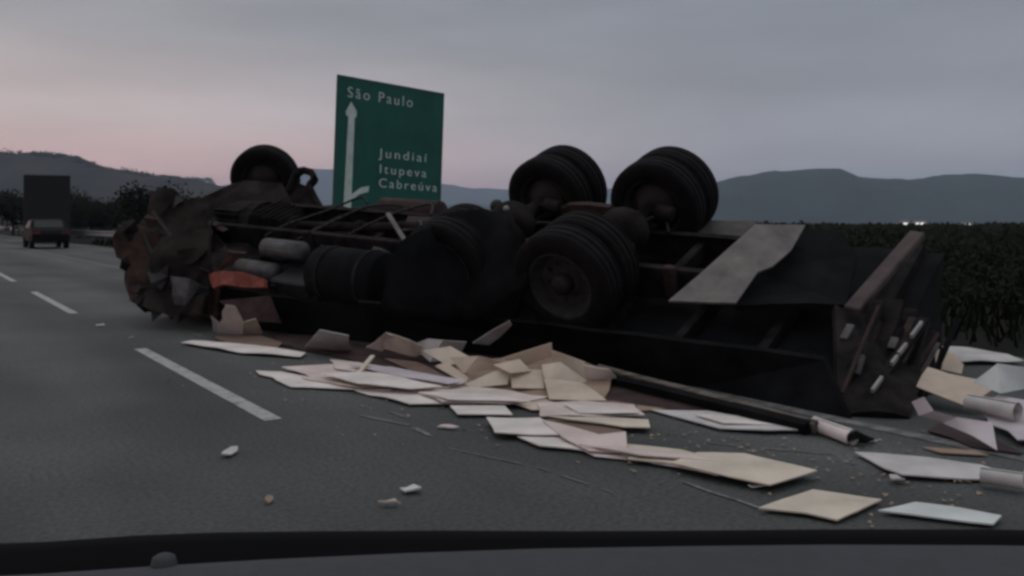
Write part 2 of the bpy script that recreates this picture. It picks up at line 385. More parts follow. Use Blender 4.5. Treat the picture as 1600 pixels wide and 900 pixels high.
# gearbox and engine (alu grey castings seen from below)
bm = bmesh.new()
tube(bm, (4.15, .05, -.28), (4.75, .05, -.28), .17, .26, 12); tube(bm, (4.75, .05, -.28), (4.95, .05, -.28), .33, .33, 16)
for k in range(6): box(bm, (4.2 + k * .09, .05, -.28), (.02, .42 + k * .03, .42 + k * .03))
obj('gearbox', bm, M['frame'], truck)
bm = bmesh.new(); box(bm, (5.45, 0, -.42), (1.0, .62, .55)); box(bm, (5.5, 0, -.1), (.9, .46, .14)); bevel(bm, .04, 2)
for k in range(5): tube(bm, (5.05 + k * .2, .32, -.4), (5.05 + k * .2, .45, -.4), .06, seg=10)
obj('engine', bm, M['frame'], truck)
# fuel tank and air tanks, battery box, silencer on the near side
bm = bmesh.new(); tube(bm, (1.75, .95, -.34), (2.75, .95, -.34), .31, seg=28); bevel(bm, .02)
obj('fuel_tank', bm, M['deck'], truck, smooth=True)
bm = bmesh.new()
for k in (1.95, 2.55): lathe2 = tube(bm, (k - .025, .95, -.34), (k + .025, .95, -.34), .322, seg=28)
ts = obj('tank_strap', bm, M['frame'], truck)
for x, y, z, r in ((3.25, .78, -.2, .12), (3.6, .98, -.42, .12)):
    bm = bmesh.new(); tube(bm, (x - .05, y, z), (x + .65, y, z), r, seg=18); bevel(bm, .03, 2); obj('air_tank', bm, M['alu'], truck, smooth=True)
bm = bmesh.new(); box(bm, (3.15, 1.0, -.55), (.62, .36, .3)); bevel(bm, .02); obj('battery_box', bm, M['black'], truck)
bm = bmesh.new(); tube(bm, (2.4, -.8, -.3), (3.4, -.8, -.3), .16, seg=18); tube(bm, (3.4, -.8, -.3), (4.6, -.55, -.35), .055); bevel(bm, .01); obj('exhaust_silencer', bm, M['rust'], truck, smooth=True)
for ax in (.67, -.67):
    for y in (-.45, .45):
        bm = bmesh.new(); tube(bm, (ax - .32, y, .02), (ax - .14, y, .06), .085, .075, 14); tube(bm, (ax - .14, y, .06), (ax, y, .02), .018, seg=6); bevel(bm, .008); obj('brake_chamber', bm, M['frame'], truck, smooth=True)
def hose(pts, r, m):
    bm = bmesh.new()
    pts = [Vector(q) for q in pts]; sm = []
    for i in range(len(pts) - 1):
        p0 = pts[max(0, i - 1)]; p1 = pts[i]; p2 = pts[i + 1]; p3 = pts[min(len(pts) - 1, i + 2)]
        for k in range(6):
            t_ = k / 6; sm.append(.5 * ((2 * p1) + (p2 - p0) * t_ + (2 * p0 - 5 * p1 + 4 * p2 - p3) * t_ ** 2 + (3 * p1 - p0 - 3 * p2 + p3) * t_ ** 3))
    sm.append(pts[-1])
    for p_, q_ in zip(sm, sm[1:]): tube(bm, p_, q_, r, seg=7)
    return obj('air_hose', bm, m, truck, smooth=True)
for i in range(8):
    x = -1.0 + i * .62; y0 = rnd.choice((-.5, -.3, .3, .5))
    hose([(x, y0, -.1), (x + .15, y0 + rnd.uniform(-.2, .2), .0 + rnd.uniform(-.08, .03)), (x + .4, y0 * .4, -.1 + rnd.uniform(0, .08)), (x + .7, -y0 * .5, -.12), (x + .9, -y0, -.2)], .016, M['black'])
for i in range(10):
    bm = bmesh.new(); x = -1.4 + i * .6 + rnd.uniform(-.1, .1); sy = rnd.choice((-1, 1))
    box(bm, (x, sy * .47, -.2 - rnd.uniform(0, .15)), (rnd.uniform(.08, .2), .08, rnd.uniform(.12, .3))); bevel(bm, .012)
    for k in (-1, 1): tube(bm, (x + k * .03, sy * .5, -.2), (x + k * .03, sy * .525, -.2), .014, seg=6)
    obj('bracket', bm, M['rust'] if i % 3 == 0 else M['frame'], truck)
# the reddish cross bracket and the pale stay on top of the frame
bm = bmesh.new(); slab(bm, [L(640, 338, 10.9), L(690, 340, 10.6), L(672, 358, 10.2), L(628, 364, 10.3)], .03, 1); obj('chassis_bracket', bm, M['rust'], truck)
bm = bmesh.new(); bar(bm, L(606, 334, 10.4), L(640, 388, 9.8), .05, .03); obj('stay_rod', bm, M['guard'], truck)
bm = bmesh.new()
for k in range(14):
    a = L(430 + k * 14, 396 + 8 * math.sin(k * 1.7), 11.3 - k * .09); tube(bm, a, a + Vector((.18 + .1 * math.sin(k), .08 * math.cos(k * 2), .05 * math.sin(k * 3))), .03 + .02 * abs(math.sin(k * 2.2)), seg=8)
obj('pipework', bm, M['alu'], truck, smooth=True)
bm = bmesh.new(); tube(bm, L(330, 327, 12.6), L(372, 330, 12.3), .025, seg=8); tube(bm, L(362, 331, 12.3), L(376, 327, 12.3), .045, seg=8); obj('steering_rod', bm, M['alu'], truck)
# knob and pale lamp beside the rear far wheel
bm = bmesh.new(); r = bmesh.ops.create_uvsphere(bm, u_segments=14, v_segments=10, radius=.075); bmesh.ops.translate(bm, vec=L(776, 322, 9.7), verts=r['verts']); tube(bm, L(776, 322, 9.7), L(770, 345, 9.6), .03); obj('valve', bm, M['black'], truck, smooth=True)
bm = bmesh.new(); r = bmesh.ops.create_uvsphere(bm, u_segments=12, v_segments=8, radius=.033); bmesh.ops.translate(bm, vec=L(791, 326, 9.2), verts=r['verts']); obj('marker_lamp', bm, M['reflect'], truck, smooth=True)
# bracket hoop behind the front wheel
bm = bmesh.new(); pts = [L(*p) for p in ((452, 300, 12.6), (462, 275, 12.6), (474, 267, 12.6), (488, 271, 12.6), (493, 282, 12.5), (484, 292, 12.5), (490, 305, 12.4), (504, 330, 12.2))]
for p, q in zip(pts, pts[1:]): tube(bm, p, q, .045, seg=8)
slab(bm, [L(440, 300, 12.7), L(468, 288, 12.7), L(486, 296, 12.6), L(508, 335, 12.2), L(440, 340, 12.4)], .04, 1)
obj('spring_hanger', bm, M['frame'], truck)
# front bumper and plate rising to the far front wheel
bm = bmesh.new(); slab(bm, [L(288, 324, 12.2), L(384, 284, 12.7), L(440, 290, 12.7), L(470, 345, 12.4), L(400, 352, 12.2), L(300, 350, 12.1)], .08, 2, .05, 3, 4); obj('front_bumper', bm, M['cabdark'], truck)

# cargo body under the chassis: floor beams, floor, crushed walls
for k in range(10):
    x = -3.1 + k * .72
    bm = bmesh.new(); box(bm, (x, 0, -.50), (.08, 2.44, .10)); obj('floor_beam', bm, M['frame'], truck)
bm = bmesh.new()
def ring(x):
    gz = lambda y: -(1.243 + .061 * x - .381 * y) / .925 + .02
    return [(x, 1.26, -.56), (x, 1.24, max(gz(1.24), -1.3) if gz(1.24) < -.62 else -.62), (x, -1.05, gz(-1.05)), (x, -1.26, -.56)]
xs = [-3.3 + .3 * i for i in range(26)]
prev = None
for x in xs:
    vs = [bm.verts.new(p) for p in ring(x)]
    if prev:
        for k in range(4): bm.faces.new((prev[k], prev[(k + 1) % 4], vs[(k + 1) % 4], vs[k]))
    else: bm.faces.new(vs)
    prev = vs
bm.faces.new(prev); bmesh.ops.subdivide_edges(bm, edges=list(bm.edges), cuts=2, use_grid_fill=True)
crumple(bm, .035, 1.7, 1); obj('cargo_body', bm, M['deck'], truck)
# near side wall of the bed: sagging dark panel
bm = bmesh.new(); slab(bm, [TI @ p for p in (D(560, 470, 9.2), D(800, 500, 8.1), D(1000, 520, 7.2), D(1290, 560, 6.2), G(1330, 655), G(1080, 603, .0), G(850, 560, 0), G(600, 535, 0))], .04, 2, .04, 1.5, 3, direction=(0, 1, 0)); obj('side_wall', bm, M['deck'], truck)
# torn-off weathered side board along the bottom
def plank(name, p, q, w, h, m, par): 
    bm = bmesh.new(); bar(bm, p, q, w, h); bmesh.ops.subdivide_edges(bm, edges=list(bm.edges), cuts=3, use_grid_fill=True); crumple(bm, .015, 2.2, 5); return obj(name, bm, m, par)
plank('side_board', TI @ G(935, 578, .10), TI @ G(1275, 668, .05), .05, .075, M['boardwood'], truck)
plank('lower_rail', TI @ G(960, 594, .06), TI @ G(1262, 668, .05), .06, .07, M['deck'], truck)

# mudguard plates thrown up at the rear
bm = bmesh.new(); slab(bm, [L(1180, 351, 8.1), L(1258, 353, 8.1), L(1236, 392, 7.8), L(1206, 419, 7.6), L(1183, 428, 7.5), L(1150, 474, 7.2), L(1044, 472, 7.2)], .02, 2, .02, 2, 2); obj('mudguard', bm, M['guard'], truck)
bm = bmesh.new(); slab(bm, [L(1064, 384, 9.2), L(1104, 346, 9.4), L(1184, 347, 9.3), L(1142, 398, 8.9), L(1108, 402, 8.8)], .02, 2, .02, 2, 6); obj('mudguard', bm, mat('dusty_guard', (.085, .08, .08), .8, var=.4, scale=4), truck)
bm = bmesh.new(); r = bmesh.ops.create_uvsphere(bm, u_segments=14, v_segments=8, radius=.10); bmesh.ops.transform(bm, matrix=Matrix.Translation(L(1270, 372, 8.4)) @ Matrix.Diagonal((.6, 1, 1, 1)), verts=r['verts']); obj('tail_lamp', bm, M['frame'], truck, smooth=True)
bm = bmesh.new(); slab(bm, [L(1252, 358, 8.3), L(1310, 362, 8.2), L(1340, 400, 7.8), L(1322, 480, 7.2), L(1150, 478, 7.4), L(1186, 430, 7.9)], .05, 2, .05, 2, 8); obj('rear_valance', bm, M['deck'], truck)
bm = bmesh.new(); slab(bm, [L(636, 376, 8.3), L(668, 352, 8.5), L(712, 334, 8.6), L(752, 326, 8.6), L(796, 334, 8.4), L(822, 366, 8.0), L(826, 440, 7.9), L(806, 500, 8.25), L(720, 506, 8.5), L(640, 500, 8.6), L(600, 486, 8.2), L(606, 420, 8.3)], .05, 4, .16, 2.2, 21, direction=(0, 1, .2)); crumple(bm, .035, 5, 8)
o = obj('wheel_shade_sheet', bm, M['deck'], truck, smooth=True)  # added dark sheet in place of the shade that swallows the near wheel
for i in range(16):
    u0 = 1306 + i * 9.5; v1 = 640 - abs(rnd.gauss(0, 14)); ln = rnd.uniform(60, 150); y0 = 6.05 + (u0 - 1306) * .0038 + rnd.uniform(0, .15)
    bm = bmesh.new(); a = L(u0, v1, y0); b2 = L(u0 + ln * rnd.uniform(.25, .6), v1 - ln, y0 + ln * .004)
    bar(bm, a, b2, rnd.uniform(.02, .06), .02); bmesh.ops.subdivide_edges(bm, edges=list(bm.edges), cuts=2); crumple(bm, .02, 5, i); obj('broken_slat', bm, M[('frame', 'rust', 'alu', 'frame', 'deck')[i % 5]], truck)
# rear frame: leaning beam, uprights and reflective bumper bar
bm = bmesh.new(); bar(bm, L(1330, 486, 7.0), L(1434, 366, 7.7), .13, .07); bevel(bm, .012); obj('rear_beam', bm, mat('reddish_beam', (.075, .055, .055), .75, var=.4, scale=5), truck)
post_px = [((1318, 640, 6.3), (1372, 470, 7.0)), ((1340, 655, 6.2), (1400, 470, 7.1)), ((1362, 655, 6.3), (1424, 485, 7.2)), ((1388, 655, 6.4), (1440, 500, 7.3)), ((1410, 650, 6.5), (1456, 520, 7.4))]
for i, (p, q) in enumerate(post_px):
    bm = bmesh.new(); bar(bm, L(*p), L(*q), .10 + .03 * (i % 2), .05); bevel(bm, .008); obj('rear_upright', bm, M['frame'], truck)
bm = bmesh.new(); bar(bm, L(1360, 616, 6.15), L(1444, 500, 6.9), .07, .05); rb = obj('bumper_bar', bm, M['frame'], truck)
for p, q in (((1363, 611, 6.08), (1378, 590, 6.2)), ((1393, 569, 6.33), (1402, 557, 6.40)), ((1404, 553, 6.42), (1416, 538, 6.52)), ((1424, 526, 6.6), (1440, 504, 6.75))):
    bm = bmesh.new(); bar(bm, L(*p), L(*q), .022, .03); obj('reflective_strip', bm, M['reflect'], rb)
for p, q in (((1337, 585, 6.3), (1346, 555, 6.4)), ((1392, 545, 6.6), (1399, 528, 6.65)), ((1318, 530, 6.7), (1330, 508, 6.8))):
    bm = bmesh.new(); bar(bm, L(*p), L(*q), .06, .03); bevel(bm, .006); obj('hinge_plate', bm, M['alu'], truck)
bm = bmesh.new(); slab(bm, [L(1305, 475, 7.2), L(1400, 470, 7.5), L(1458, 520, 7.5), TI @ G(1420, 655), TI @ G(1310, 650)], .06, 3, .08, 2.5, 2); obj('tailgate', bm, M['frame'], truck)

# crushed cab front: bent panels, grille and door frame piled round the near wheel
def panel(name, px, th, amp, sc, seed, m):
    bm = bmesh.new(); slab(bm, [L(*q) for q in px], th, 4, amp, sc, seed, direction=(.4, 1, .3)); o = obj(name, bm, m, truck, smooth=True)
    md = o.modifiers.new('edges', 'EDGE_SPLIT'); md.split_angle = R(38); return o
panel('front_panel', [(216, 350, 11.5), (246, 362, 11.35), (266, 374, 11.25), (270, 402, 11.2), (258, 455, 11.1), (214, 472, 11.25), (207, 440, 11.4), (206, 425, 11.4), (190, 404, 11.5), (186, 390, 11.55), (198, 372, 11.5)], .05, .22, 1.9, 3, M['cabrust'])
panel('cab_floor', [(232, 340, 11.7), (246, 318, 11.8), (262, 306, 11.8), (284, 308, 11.7), (296, 322, 11.6), (338, 334, 11.4), (334, 372, 11.2), (268, 378, 11.3), (222, 356, 11.5)], .06, .25, 2.4, 8, M['cabdark'])
panel('door_skin', [(266, 374, 11.25), (300, 366, 11.1), (338, 360, 10.9), (344, 450, 10.7), (332, 496, 10.6), (276, 496, 10.8), (212, 474, 11.2), (256, 450, 11.1)], .05, .22, 2.1, 12, M['cabdark'])
for k in range(5):
    bm = bmesh.new(); a = L(216 + k * 3, 452 + k * 8, 11.1); c_ = L(262 + k * 2, 446 + k * 9, 10.95); d_ = L(328, 452 + k * 9, 10.5)
    bar(bm, a, c_, .035, .05); bar(bm, c_, d_, .035, .05); obj('grille_slat', bm, M['black'], truck)
for p_, q_ in (((240, 330, 11.5), (300, 420, 10.9)), ((300, 420, 10.9), (330, 345, 11.2)), ((222, 362, 11.3), (258, 440, 11.0))):
    bm = bmesh.new(); tube(bm, L(*p_), L(*q_), .03, seg=8); obj('pillar_tube', bm, M['black'], truck)
for i, (u, v, yy, r) in enumerate(((205, 360, 11.3, 14), (196, 412, 11.2, 10), (212, 446, 11.1, 12), (222, 470, 11.0, 13), (246, 488, 10.9, 14), (286, 494, 10.7, 12), (312, 492, 10.5, 10), (250, 322, 11.5, 13), (278, 314, 11.5, 12), (232, 342, 11.4, 11), (300, 400, 10.7, 18), (290, 450, 10.6, 20), (340, 380, 10.8, 16), (360, 405, 10.6, 18), (318, 425, 10.6, 12), (250, 430, 10.9, 18))):
    bm = bmesh.new(); n = rnd.choice((3, 4, 5)); px = []
    for k in range(n):
        a = 6.283 * k / n + rnd.uniform(-.4, .4); q = r * rnd.uniform(.6, 1.5); px.append(L(u + math.cos(a) * q, v + math.sin(a) * q, yy + rnd.uniform(-.12, .12)))
    slab(bm, px, .02, 2, .05, 6, i, direction=(.4, 1, .3)); obj('torn_metal', bm, M[('cabdark', 'black', 'cabrust', 'frame', 'alu', 'cabdark', 'cabred')[i % 7]], truck)
# crushed cab
bm = bmesh.new()
pts = []
def cabring(x, top, sh):
    gz = lambda y: -(1.243 + .061 * x - .381 * y) / .925 + .10
    return [(x, 1.16 - sh, top - .12), (x, 1.26 - sh, -.5), (x, 1.2 - sh, gz(1.2)), (x, .2, gz(.2)), (x, -1.1, gz(-1.1)), (x, -1.2, -.5), (x, -.9, top), (x, .3, top)]
prev = None
for x, top, sh in ((4.35, -.45, .1), (4.75, -.34, 0), (5.2, -.36, 0), (5.7, -.3, 0), (6.05, -.32, .04), (6.3, -.45, .2), (6.42, -.6, .5)):
    vs = [bm.verts.new(p) for p in cabring(x, top, sh)]
    if prev:
        for k in range(8): bm.faces.new((prev[k], prev[(k + 1) % 8], vs[(k + 1) % 8], vs[k]))
    else: bm.faces.new(vs)
    prev = vs
bm.faces.new(prev); bmesh.ops.subdivide_edges(bm, edges=list(bm.edges), cuts=3, use_grid_fill=True)
crumple(bm, .10, 2.2, 2); crumple(bm, .035, 7, 5)
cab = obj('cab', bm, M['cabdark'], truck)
bm = bmesh.new(); slab(bm, [L(330, 430, 10.6), L(352, 424, 10.5), L(385, 427, 10.3), L(414, 436, 10.2), L(416, 450, 10.15), L(380, 449, 10.25), L(352, 446, 10.4), L(336, 452, 10.5)], .06, 3, .05, 4, 1); obj('torn_fender', bm, M['orange'], truck)
bm = bmesh.new(); slab(bm, [L(318, 445, 10.7), L(340, 440, 10.6), L(335, 500, 10.6), L(310, 485, 10.8)], .05, 3, .06, 4, 3); obj('cab_door', bm, M['cabred'], truck)
bm = bmesh.new(); slab(bm, [L(345, 470, 10.35), L(420, 462, 10.0), L(440, 505, 9.9), L(380, 500, 10.1)], .05, 2, .05, 3, 7); obj('cab_step', bm, M['maroon'], truck)
for u, v, yy, r in ((226, 398, 11.4, .035), (207, 430, 11.6, .03), (268, 492, 11.2, .05), (318, 488, 10.8, .04)):
    bm = bmesh.new(); q = bmesh.ops.create_icosphere(bm, subdivisions=2, radius=r); bmesh.ops.translate(bm, vec=L(u, v, yy), verts=q['verts']); crumple(bm, .03, 14, u); obj('broken_lamp', bm, M['alu'], truck)
bm = bmesh.new(); slab(bm, [L(186, 385, 11.9), L(215, 375, 11.8), L(222, 398, 11.7), L(205, 412, 11.7), L(188, 404, 11.9)], .10, 2, .05, 5, 2); obj('side_mirror', bm, M['black'], truck)
bm = bmesh.new(); slab(bm, [L(248, 372, 11.35), L(262, 384, 11.3), L(264, 400, 11.3), L(240, 412, 11.35), L(224, 392, 11.4)], .05, 2, .05, 4, 9); obj('rusty_panel', bm, M['rust'], truck)

# ------------------------------------------------------------------ scattered cargo sheets
SH = 'white and beige board sheets scattered from the truck'
def sheet(pts, m, label, th=.007, amp=.012, cuts=2, cat='sheet', name='board_sheet', group=SH):
    P = []
    for p in pts:
        P.append(D(*p[:2], p[3]) if len(p) == 4 else G(p[0], p[1], p[2]))
    Q = []
    for a, bq in zip(P, P[1:] + P[:1]):
        Q.append(a); n = max(1, min(5, int((bq - a).length / .16))); side = (bq - a).cross(Vector((0, 0, 1)))
        side = side.normalized() if side.length > 1e-6 else Vector((1, 0, 0))
        for k in range(1, n): Q.append(a.lerp(bq, (k + rnd.uniform(-.25, .25)) / n) + side * rnd.gauss(0, .012))
    P = Q
    ctr = sum(P, Vector()) / len(P); ctr.z = 0
    bm = bmesh.new(); slab(bm, [p - ctr for p in P], th, cuts, amp, 2.4, rnd.uniform(0, 50), direction=(0, -.3, 1))
    lo = min(vv.co.z for vv in bm.verts)
    if lo < .004:
        for vv in bm.verts: vv.co.z += .004 - lo if lo > -.03 else (.004 - lo)
    o = obj(name, bm, M[m], smooth=True); o.location = ctr
    md = o.modifiers.new('edges', 'EDGE_SPLIT'); md.split_angle = R(50)
    return tag(o, label, cat, group)
def flat(px, z, *a, **k): return sheet([(u, v, z) for u, v in px], *a, **k)

flat([(335, 527), (400, 523), (440, 535), (436, 546), (362, 541)], .02, 'brown', 'dirty brown sheet under the crumpled upright paper near the cab')
flat([(283, 535), (300, 532), (400, 540), (478, 551), (470, 557), (380, 551)], .03, 'white', 'long thin white sheet nearest the crushed cab on the asphalt')
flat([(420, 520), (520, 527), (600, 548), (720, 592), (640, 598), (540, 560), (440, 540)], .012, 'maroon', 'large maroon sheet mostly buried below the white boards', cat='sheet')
sheet([(338, 523, .02), (346, 490, .30), (352, 477, .42), (366, 481, .38), (381, 505, .18), (379, 524, .02)], 'white', 'crumpled white sheet standing up with a pointed top beside the cab', amp=.04)
sheet([(329, 494, .26), (341, 505, .17), (346, 522, .02), (332, 520, .03)], 'grey', 'small pale flap leaning left of the pointed upright sheet', amp=.02)
sheet([(377, 506, .17), (400, 499, .22), (411, 521, .03), (374, 524, .02)], 'cream', 'small cream flap leaning right of the pointed upright sheet', amp=.02)
sheet([(476, 544, .02), (499, 516, .26), (545, 524, .22), (550, 548, .02)], 'grey', 'grey sheet leaning against the dark truck body, alone on the maroon debris', amp=.02)
sheet([(572, 542, .08), (603, 519, .28), (614, 524, .25), (598, 548, .06)], 'pink', 'narrow pinkish strip slanting up beside the cream sheet at the truck', amp=.02)
sheet([(603, 521, .26), (640, 533, .22), (674, 548, .12), (650, 557, .06), (598, 546, .08)], 'cream', 'cream sheet tilted against the truck between pinkish strip and grey-white board', amp=.03)
sheet([(640, 541, .14), (668, 530, .24), (729, 534, .24), (716, 560, .06), (672, 566, .04)], 'grey', 'broad grey-white board leaning on the truck below the dark fuel tank', amp=.02)
sheet([(738, 537, .18), (768, 518, .30), (796, 502, .42), (800, 508, .38), (780, 530, .22), (764, 541, .15)], 'grey', 'curled pale scrap sticking up from the truck body above the beige boards', amp=.03)
flat([(515, 562), (560, 567), (640, 581), (705, 593), (706, 600), (620, 594), (524, 576)], .06, 'pink', 'long narrow pinkish sheet highest in the left heap')
flat([(440, 573), (520, 570), (562, 578), (606, 594), (500, 594)], .04, 'pink', 'pale sheet lying behind the splinter of wood in the left heap')
flat([(400, 580), (440, 581), (520, 597), (622, 603), (610, 611), (455, 604)], .02, 'white', 'long white sheet with its pointed tip farthest towards the lane line')
flat([(612, 592), (680, 594), (730, 598), (700, 606), (640, 604)], .05, 'white', 'thin white sheet between the left heap and the beige boards')
flat([(555, 610), (660, 609), (700, 606), (748, 614), (742, 632), (640, 632)], .02, 'white', 'white sheet with a tapering left tip, in front of the left heap')
flat([(640, 606), (720, 603), (800, 612), (858, 620), (796, 631), (690, 629)], .04, 'pink', 'wide pinkish sheet at the foot of the beige board heap')
sheet([(680, 573, .14), (696, 567, .16), (736, 592, .06), (722, 597, .05)], 'beige', 'narrow beige sheet sloping down left of the beige board heap', amp=.01)
sheet([(703, 558, .20), (748, 556, .24), (796, 567, .20), (788, 576, .14), (726, 583, .10)], 'beige', 'beige board topmost at the left of the beige heap', amp=.02)
sheet([(726, 601, .05), (773, 581, .14), (797, 577, .16), (793, 601, .06), (738, 607, .03)], 'cream', 'cream board folded over in the middle of the beige heap', amp=.02)
sheet([(785, 560, .22), (862, 536, .36), (863, 558, .24), (815, 574, .15)], 'beige', 'beige board with the sharp raised corner at the top of the heap', amp=.02)
sheet([(862, 547, .30), (914, 565, .22), (914, 593, .08), (850, 581, .12), (863, 562, .22)], 'cream', 'cream board leaning right of the sharp raised corner', amp=.02)
sheet([(912, 571, .20), (951, 577, .17), (964, 592, .08), (916, 597, .06)], 'white', 'small white board at the right end of the beige heap', amp=.02)
sheet([(797, 578, .15), (847, 579, .15), (851, 607, .05), (800, 607, .05)], 'beige', 'squarish beige board standing in the front centre of the heap', amp=.015)
sheet([(850, 592, .11), (912, 602, .09), (948, 628, .03), (858, 626, .03)], 'beige', 'large beige board sloping to the road at the front right of the heap', amp=.02)
flat([(839, 630), (910, 627), (990, 633), (1008, 650), (843, 651)], .03, 'pink', 'broad pinkish sheet on the asphalt just below the beige heap')
flat([(858, 651), (940, 653), (1013, 656), (1016, 668), (975, 667)], .04, 'cream', 'narrow cream sheet with a square right end below the pinkish sheet')
flat([(703, 635), (788, 635), (801, 649), (715, 649)], .02, 'white', 'small white parallelogram sheet left of the pinkish row')
flat([(850, 654), (960, 668), (976, 677), (936, 681), (880, 668)], .012, 'brown', 'brown underlay sheet showing between two pale rows')
flat([(760, 653), (843, 654), (884, 676), (880, 680), (773, 677)], .04, 'white', 'white sheet with a blunt left end at the start of the front row')
sheet([(847, 657, .05), (936, 681, .05), (978, 676, .09), (981, 710, .02), (920, 706, .03), (880, 686, .04)], 'pink', 'pinkish sheet with a raised triangular corner in the front row', amp=.02)
flat([(808, 683), (881, 682), (930, 706), (843, 698)], .02, 'white', 'thin white sheet sticking out below the blunt-ended sheet')
flat([(980, 695), (1067, 703), (1100, 712), (1052, 725), (982, 717)], .03, 'cream', 'pale sheet between the raised corner and the large diamond sheet')
flat([(1000, 716), (1060, 720), (1140, 738), (1120, 743), (1020, 724)], .016, 'white', 'thin white sheet peeping out under the large diamond sheet')
flat([(1048, 724), (1090, 709), (1164, 708), (1277, 736), (1203, 757)], .045, 'cream', 'large cream diamond sheet ending the front row')
flat([(1017, 640), (1106, 644), (1184, 654), (1269, 673), (1200, 675), (1125, 670), (1070, 655)], .02, 'grey', 'ragged grey-white sheet lying in front of the torn side board')
flat([(1185, 795), (1270, 766), (1378, 781), (1340, 800), (1308, 813)], .02, 'cream', 'separate cream diamond sheet on bare asphalt nearest the car')
flat([(1372, 798), (1430, 787), (1500, 796), (1565, 808), (1552, 820), (1450, 808)], .02, 'cold', 'bluish white sheet touching the right tip of the nearest cream diamond')
flat([(1335, 707), (1380, 709), (1450, 716), (1535, 726), (1560, 735), (1535, 749), (1410, 745), (1382, 734)], .02, 'grey', 'broad grey-white sheet on the asphalt beside the white tube')
flat([(1290, 678), (1340, 682), (1372, 690), (1330, 690)], .012, 'grey', 'small grey sheet partly hidden below the white tube')
flat([(1440, 698), (1520, 703), (1545, 712), (1470, 708)], .012, 'tan', 'small tan sheet in front of the dark bottom of the right pile')
flat([(500, 583), (590, 584), (690, 603), (640, 607), (560, 600)], .075, 'white', 'white sheet crossing over the middle of the left heap')
sheet([(600, 560, .03), (652, 566, .06), (700, 588, .05), (640, 578, .03)], 'brown', 'brown board half buried between the maroon sheet and the beige heap')
sheet([(705, 590, .03), (730, 584, .09), (742, 602, .03), (716, 606, .02)], 'tan', 'little tan board wedged left of the folded cream board')
flat([(900, 626), (960, 628), (1040, 640), (985, 642)], .016, 'tan', 'tan sheet peeping out behind the broad pinkish sheet')
flat([(900, 698), (985, 706), (1010, 719), (930, 714)], .014, 'white', 'thin white sheet under the raised triangular corner')
flat([(1085, 648), (1150, 652), (1210, 664), (1130, 662)], .035, 'white', 'torn white strip lying on the ragged grey-white sheet')
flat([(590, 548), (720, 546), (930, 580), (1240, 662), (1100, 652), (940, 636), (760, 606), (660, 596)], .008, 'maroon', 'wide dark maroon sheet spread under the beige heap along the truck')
flat([(545, 570), (610, 574), (730, 596), (700, 600), (610, 586)], .085, 'lilac', 'lilac-grey strip lying across the top of the left heap')
flat([(470, 590), (560, 592), (640, 604), (560, 606)], .035, 'cream', 'cream sheet fanned out from under the left heap')
flat([(655, 612), (760, 616), (830, 628), (700, 626)], .055, 'white', 'white strip laid over the wide pinkish sheet')
flat([(880, 632), (965, 637), (1000, 646), (905, 645)], .045, 'white', 'white strip on top of the broad pinkish sheet')
flat([(905, 696), (1010, 704), (1120, 722), (1000, 712)], .05, 'pink', 'pinkish strip bridging the raised corner and the large diamond')
sheet([(700, 566, .10), (790, 560, .17), (858, 546, .24), (930, 572, .13), (956, 590, .07), (944, 624, .016), (860, 622, .02), (735, 602, .016)], 'tan', 'broad tan backing board lying under the leaning beige boards', amp=.01)
sheet([(846, 570, .20), (876, 566, .23), (918, 596, .08), (884, 604, .06), (850, 590, .12)], 'cream', 'cream board filling the gap below the sharp raised corner', amp=.01)
sheet([(770, 570, .19), (812, 562, .23), (830, 580, .15), (798, 584, .15)], 'beige', 'beige board overlapping the topmost beige board and the folded one', amp=.01)
sheet([(660, 548, .20), (704, 541, .25), (738, 560, .17), (700, 572, .10)], 'cream', 'cream board bridging the grey-white board and the beige heap', amp=.01)
flat([(770, 622), (850, 624), (900, 640), (830, 640)], .022, 'beige', 'beige sheet joining the wide pinkish sheet to the broad one')
# right-hand pile behind the tailgate
sheet([(1456, 543, .03), (1500, 545, .03), (1575, 556, .03), (1600, 566, .03), (1500, 566, .03)], 'grey', 'grey sheet at the back of the right pile by the grass', amp=.03)
sheet([(1458, 551, .22), (1490, 558, .2), (1504, 575, .12), (1500, 590, .06), (1460, 582, .1)], 'beige', 'curled beige sheet behind the tilted beige board of the right pile', amp=.06)
sheet([(1450, 576, .22), (1482, 586, .2), (1565, 600, .2), (1512, 638, .05), (1432, 606, .14)], 'beige', 'big beige board tilted in the middle of the right pile', amp=.02)
sheet([(1518, 598, .22), (1558, 568, .36), (1610, 575, .34), (1640, 600, .22), (1562, 615, .18)], 'cold', 'bright bluish-white board on top of the right pile', amp=.03)
sheet([(1520, 640, .05), (1560, 622, .14), (1660, 640, .12), (1700, 690, .02), (1590, 690, .03)], 'lilac', 'lilac-white board at the outer end of the right pile', amp=.03)
sheet([(1428, 630, .18), (1446, 622, .22), (1462, 644, .16), (1500, 655, .13), (1556, 664, .12), (1562, 706, .03), (1525, 684, .05), (1478, 664, .08), (1440, 652, .1)], 'lilac', 'lilac curved sheet sweeping down the front of the right pile', amp=.05)
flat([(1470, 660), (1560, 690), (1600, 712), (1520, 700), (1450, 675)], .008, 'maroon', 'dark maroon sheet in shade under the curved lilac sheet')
flat([(1600, 735), (1700, 745), (1720, 775), (1620, 765)], .02, 'cream', 'cream sheet on the asphalt past the small grey roll')
flat([(1580, 640), (1690, 620), (1720, 640), (1640, 660)], .02, 'beige', 'beige sheet lying beyond the right pile')

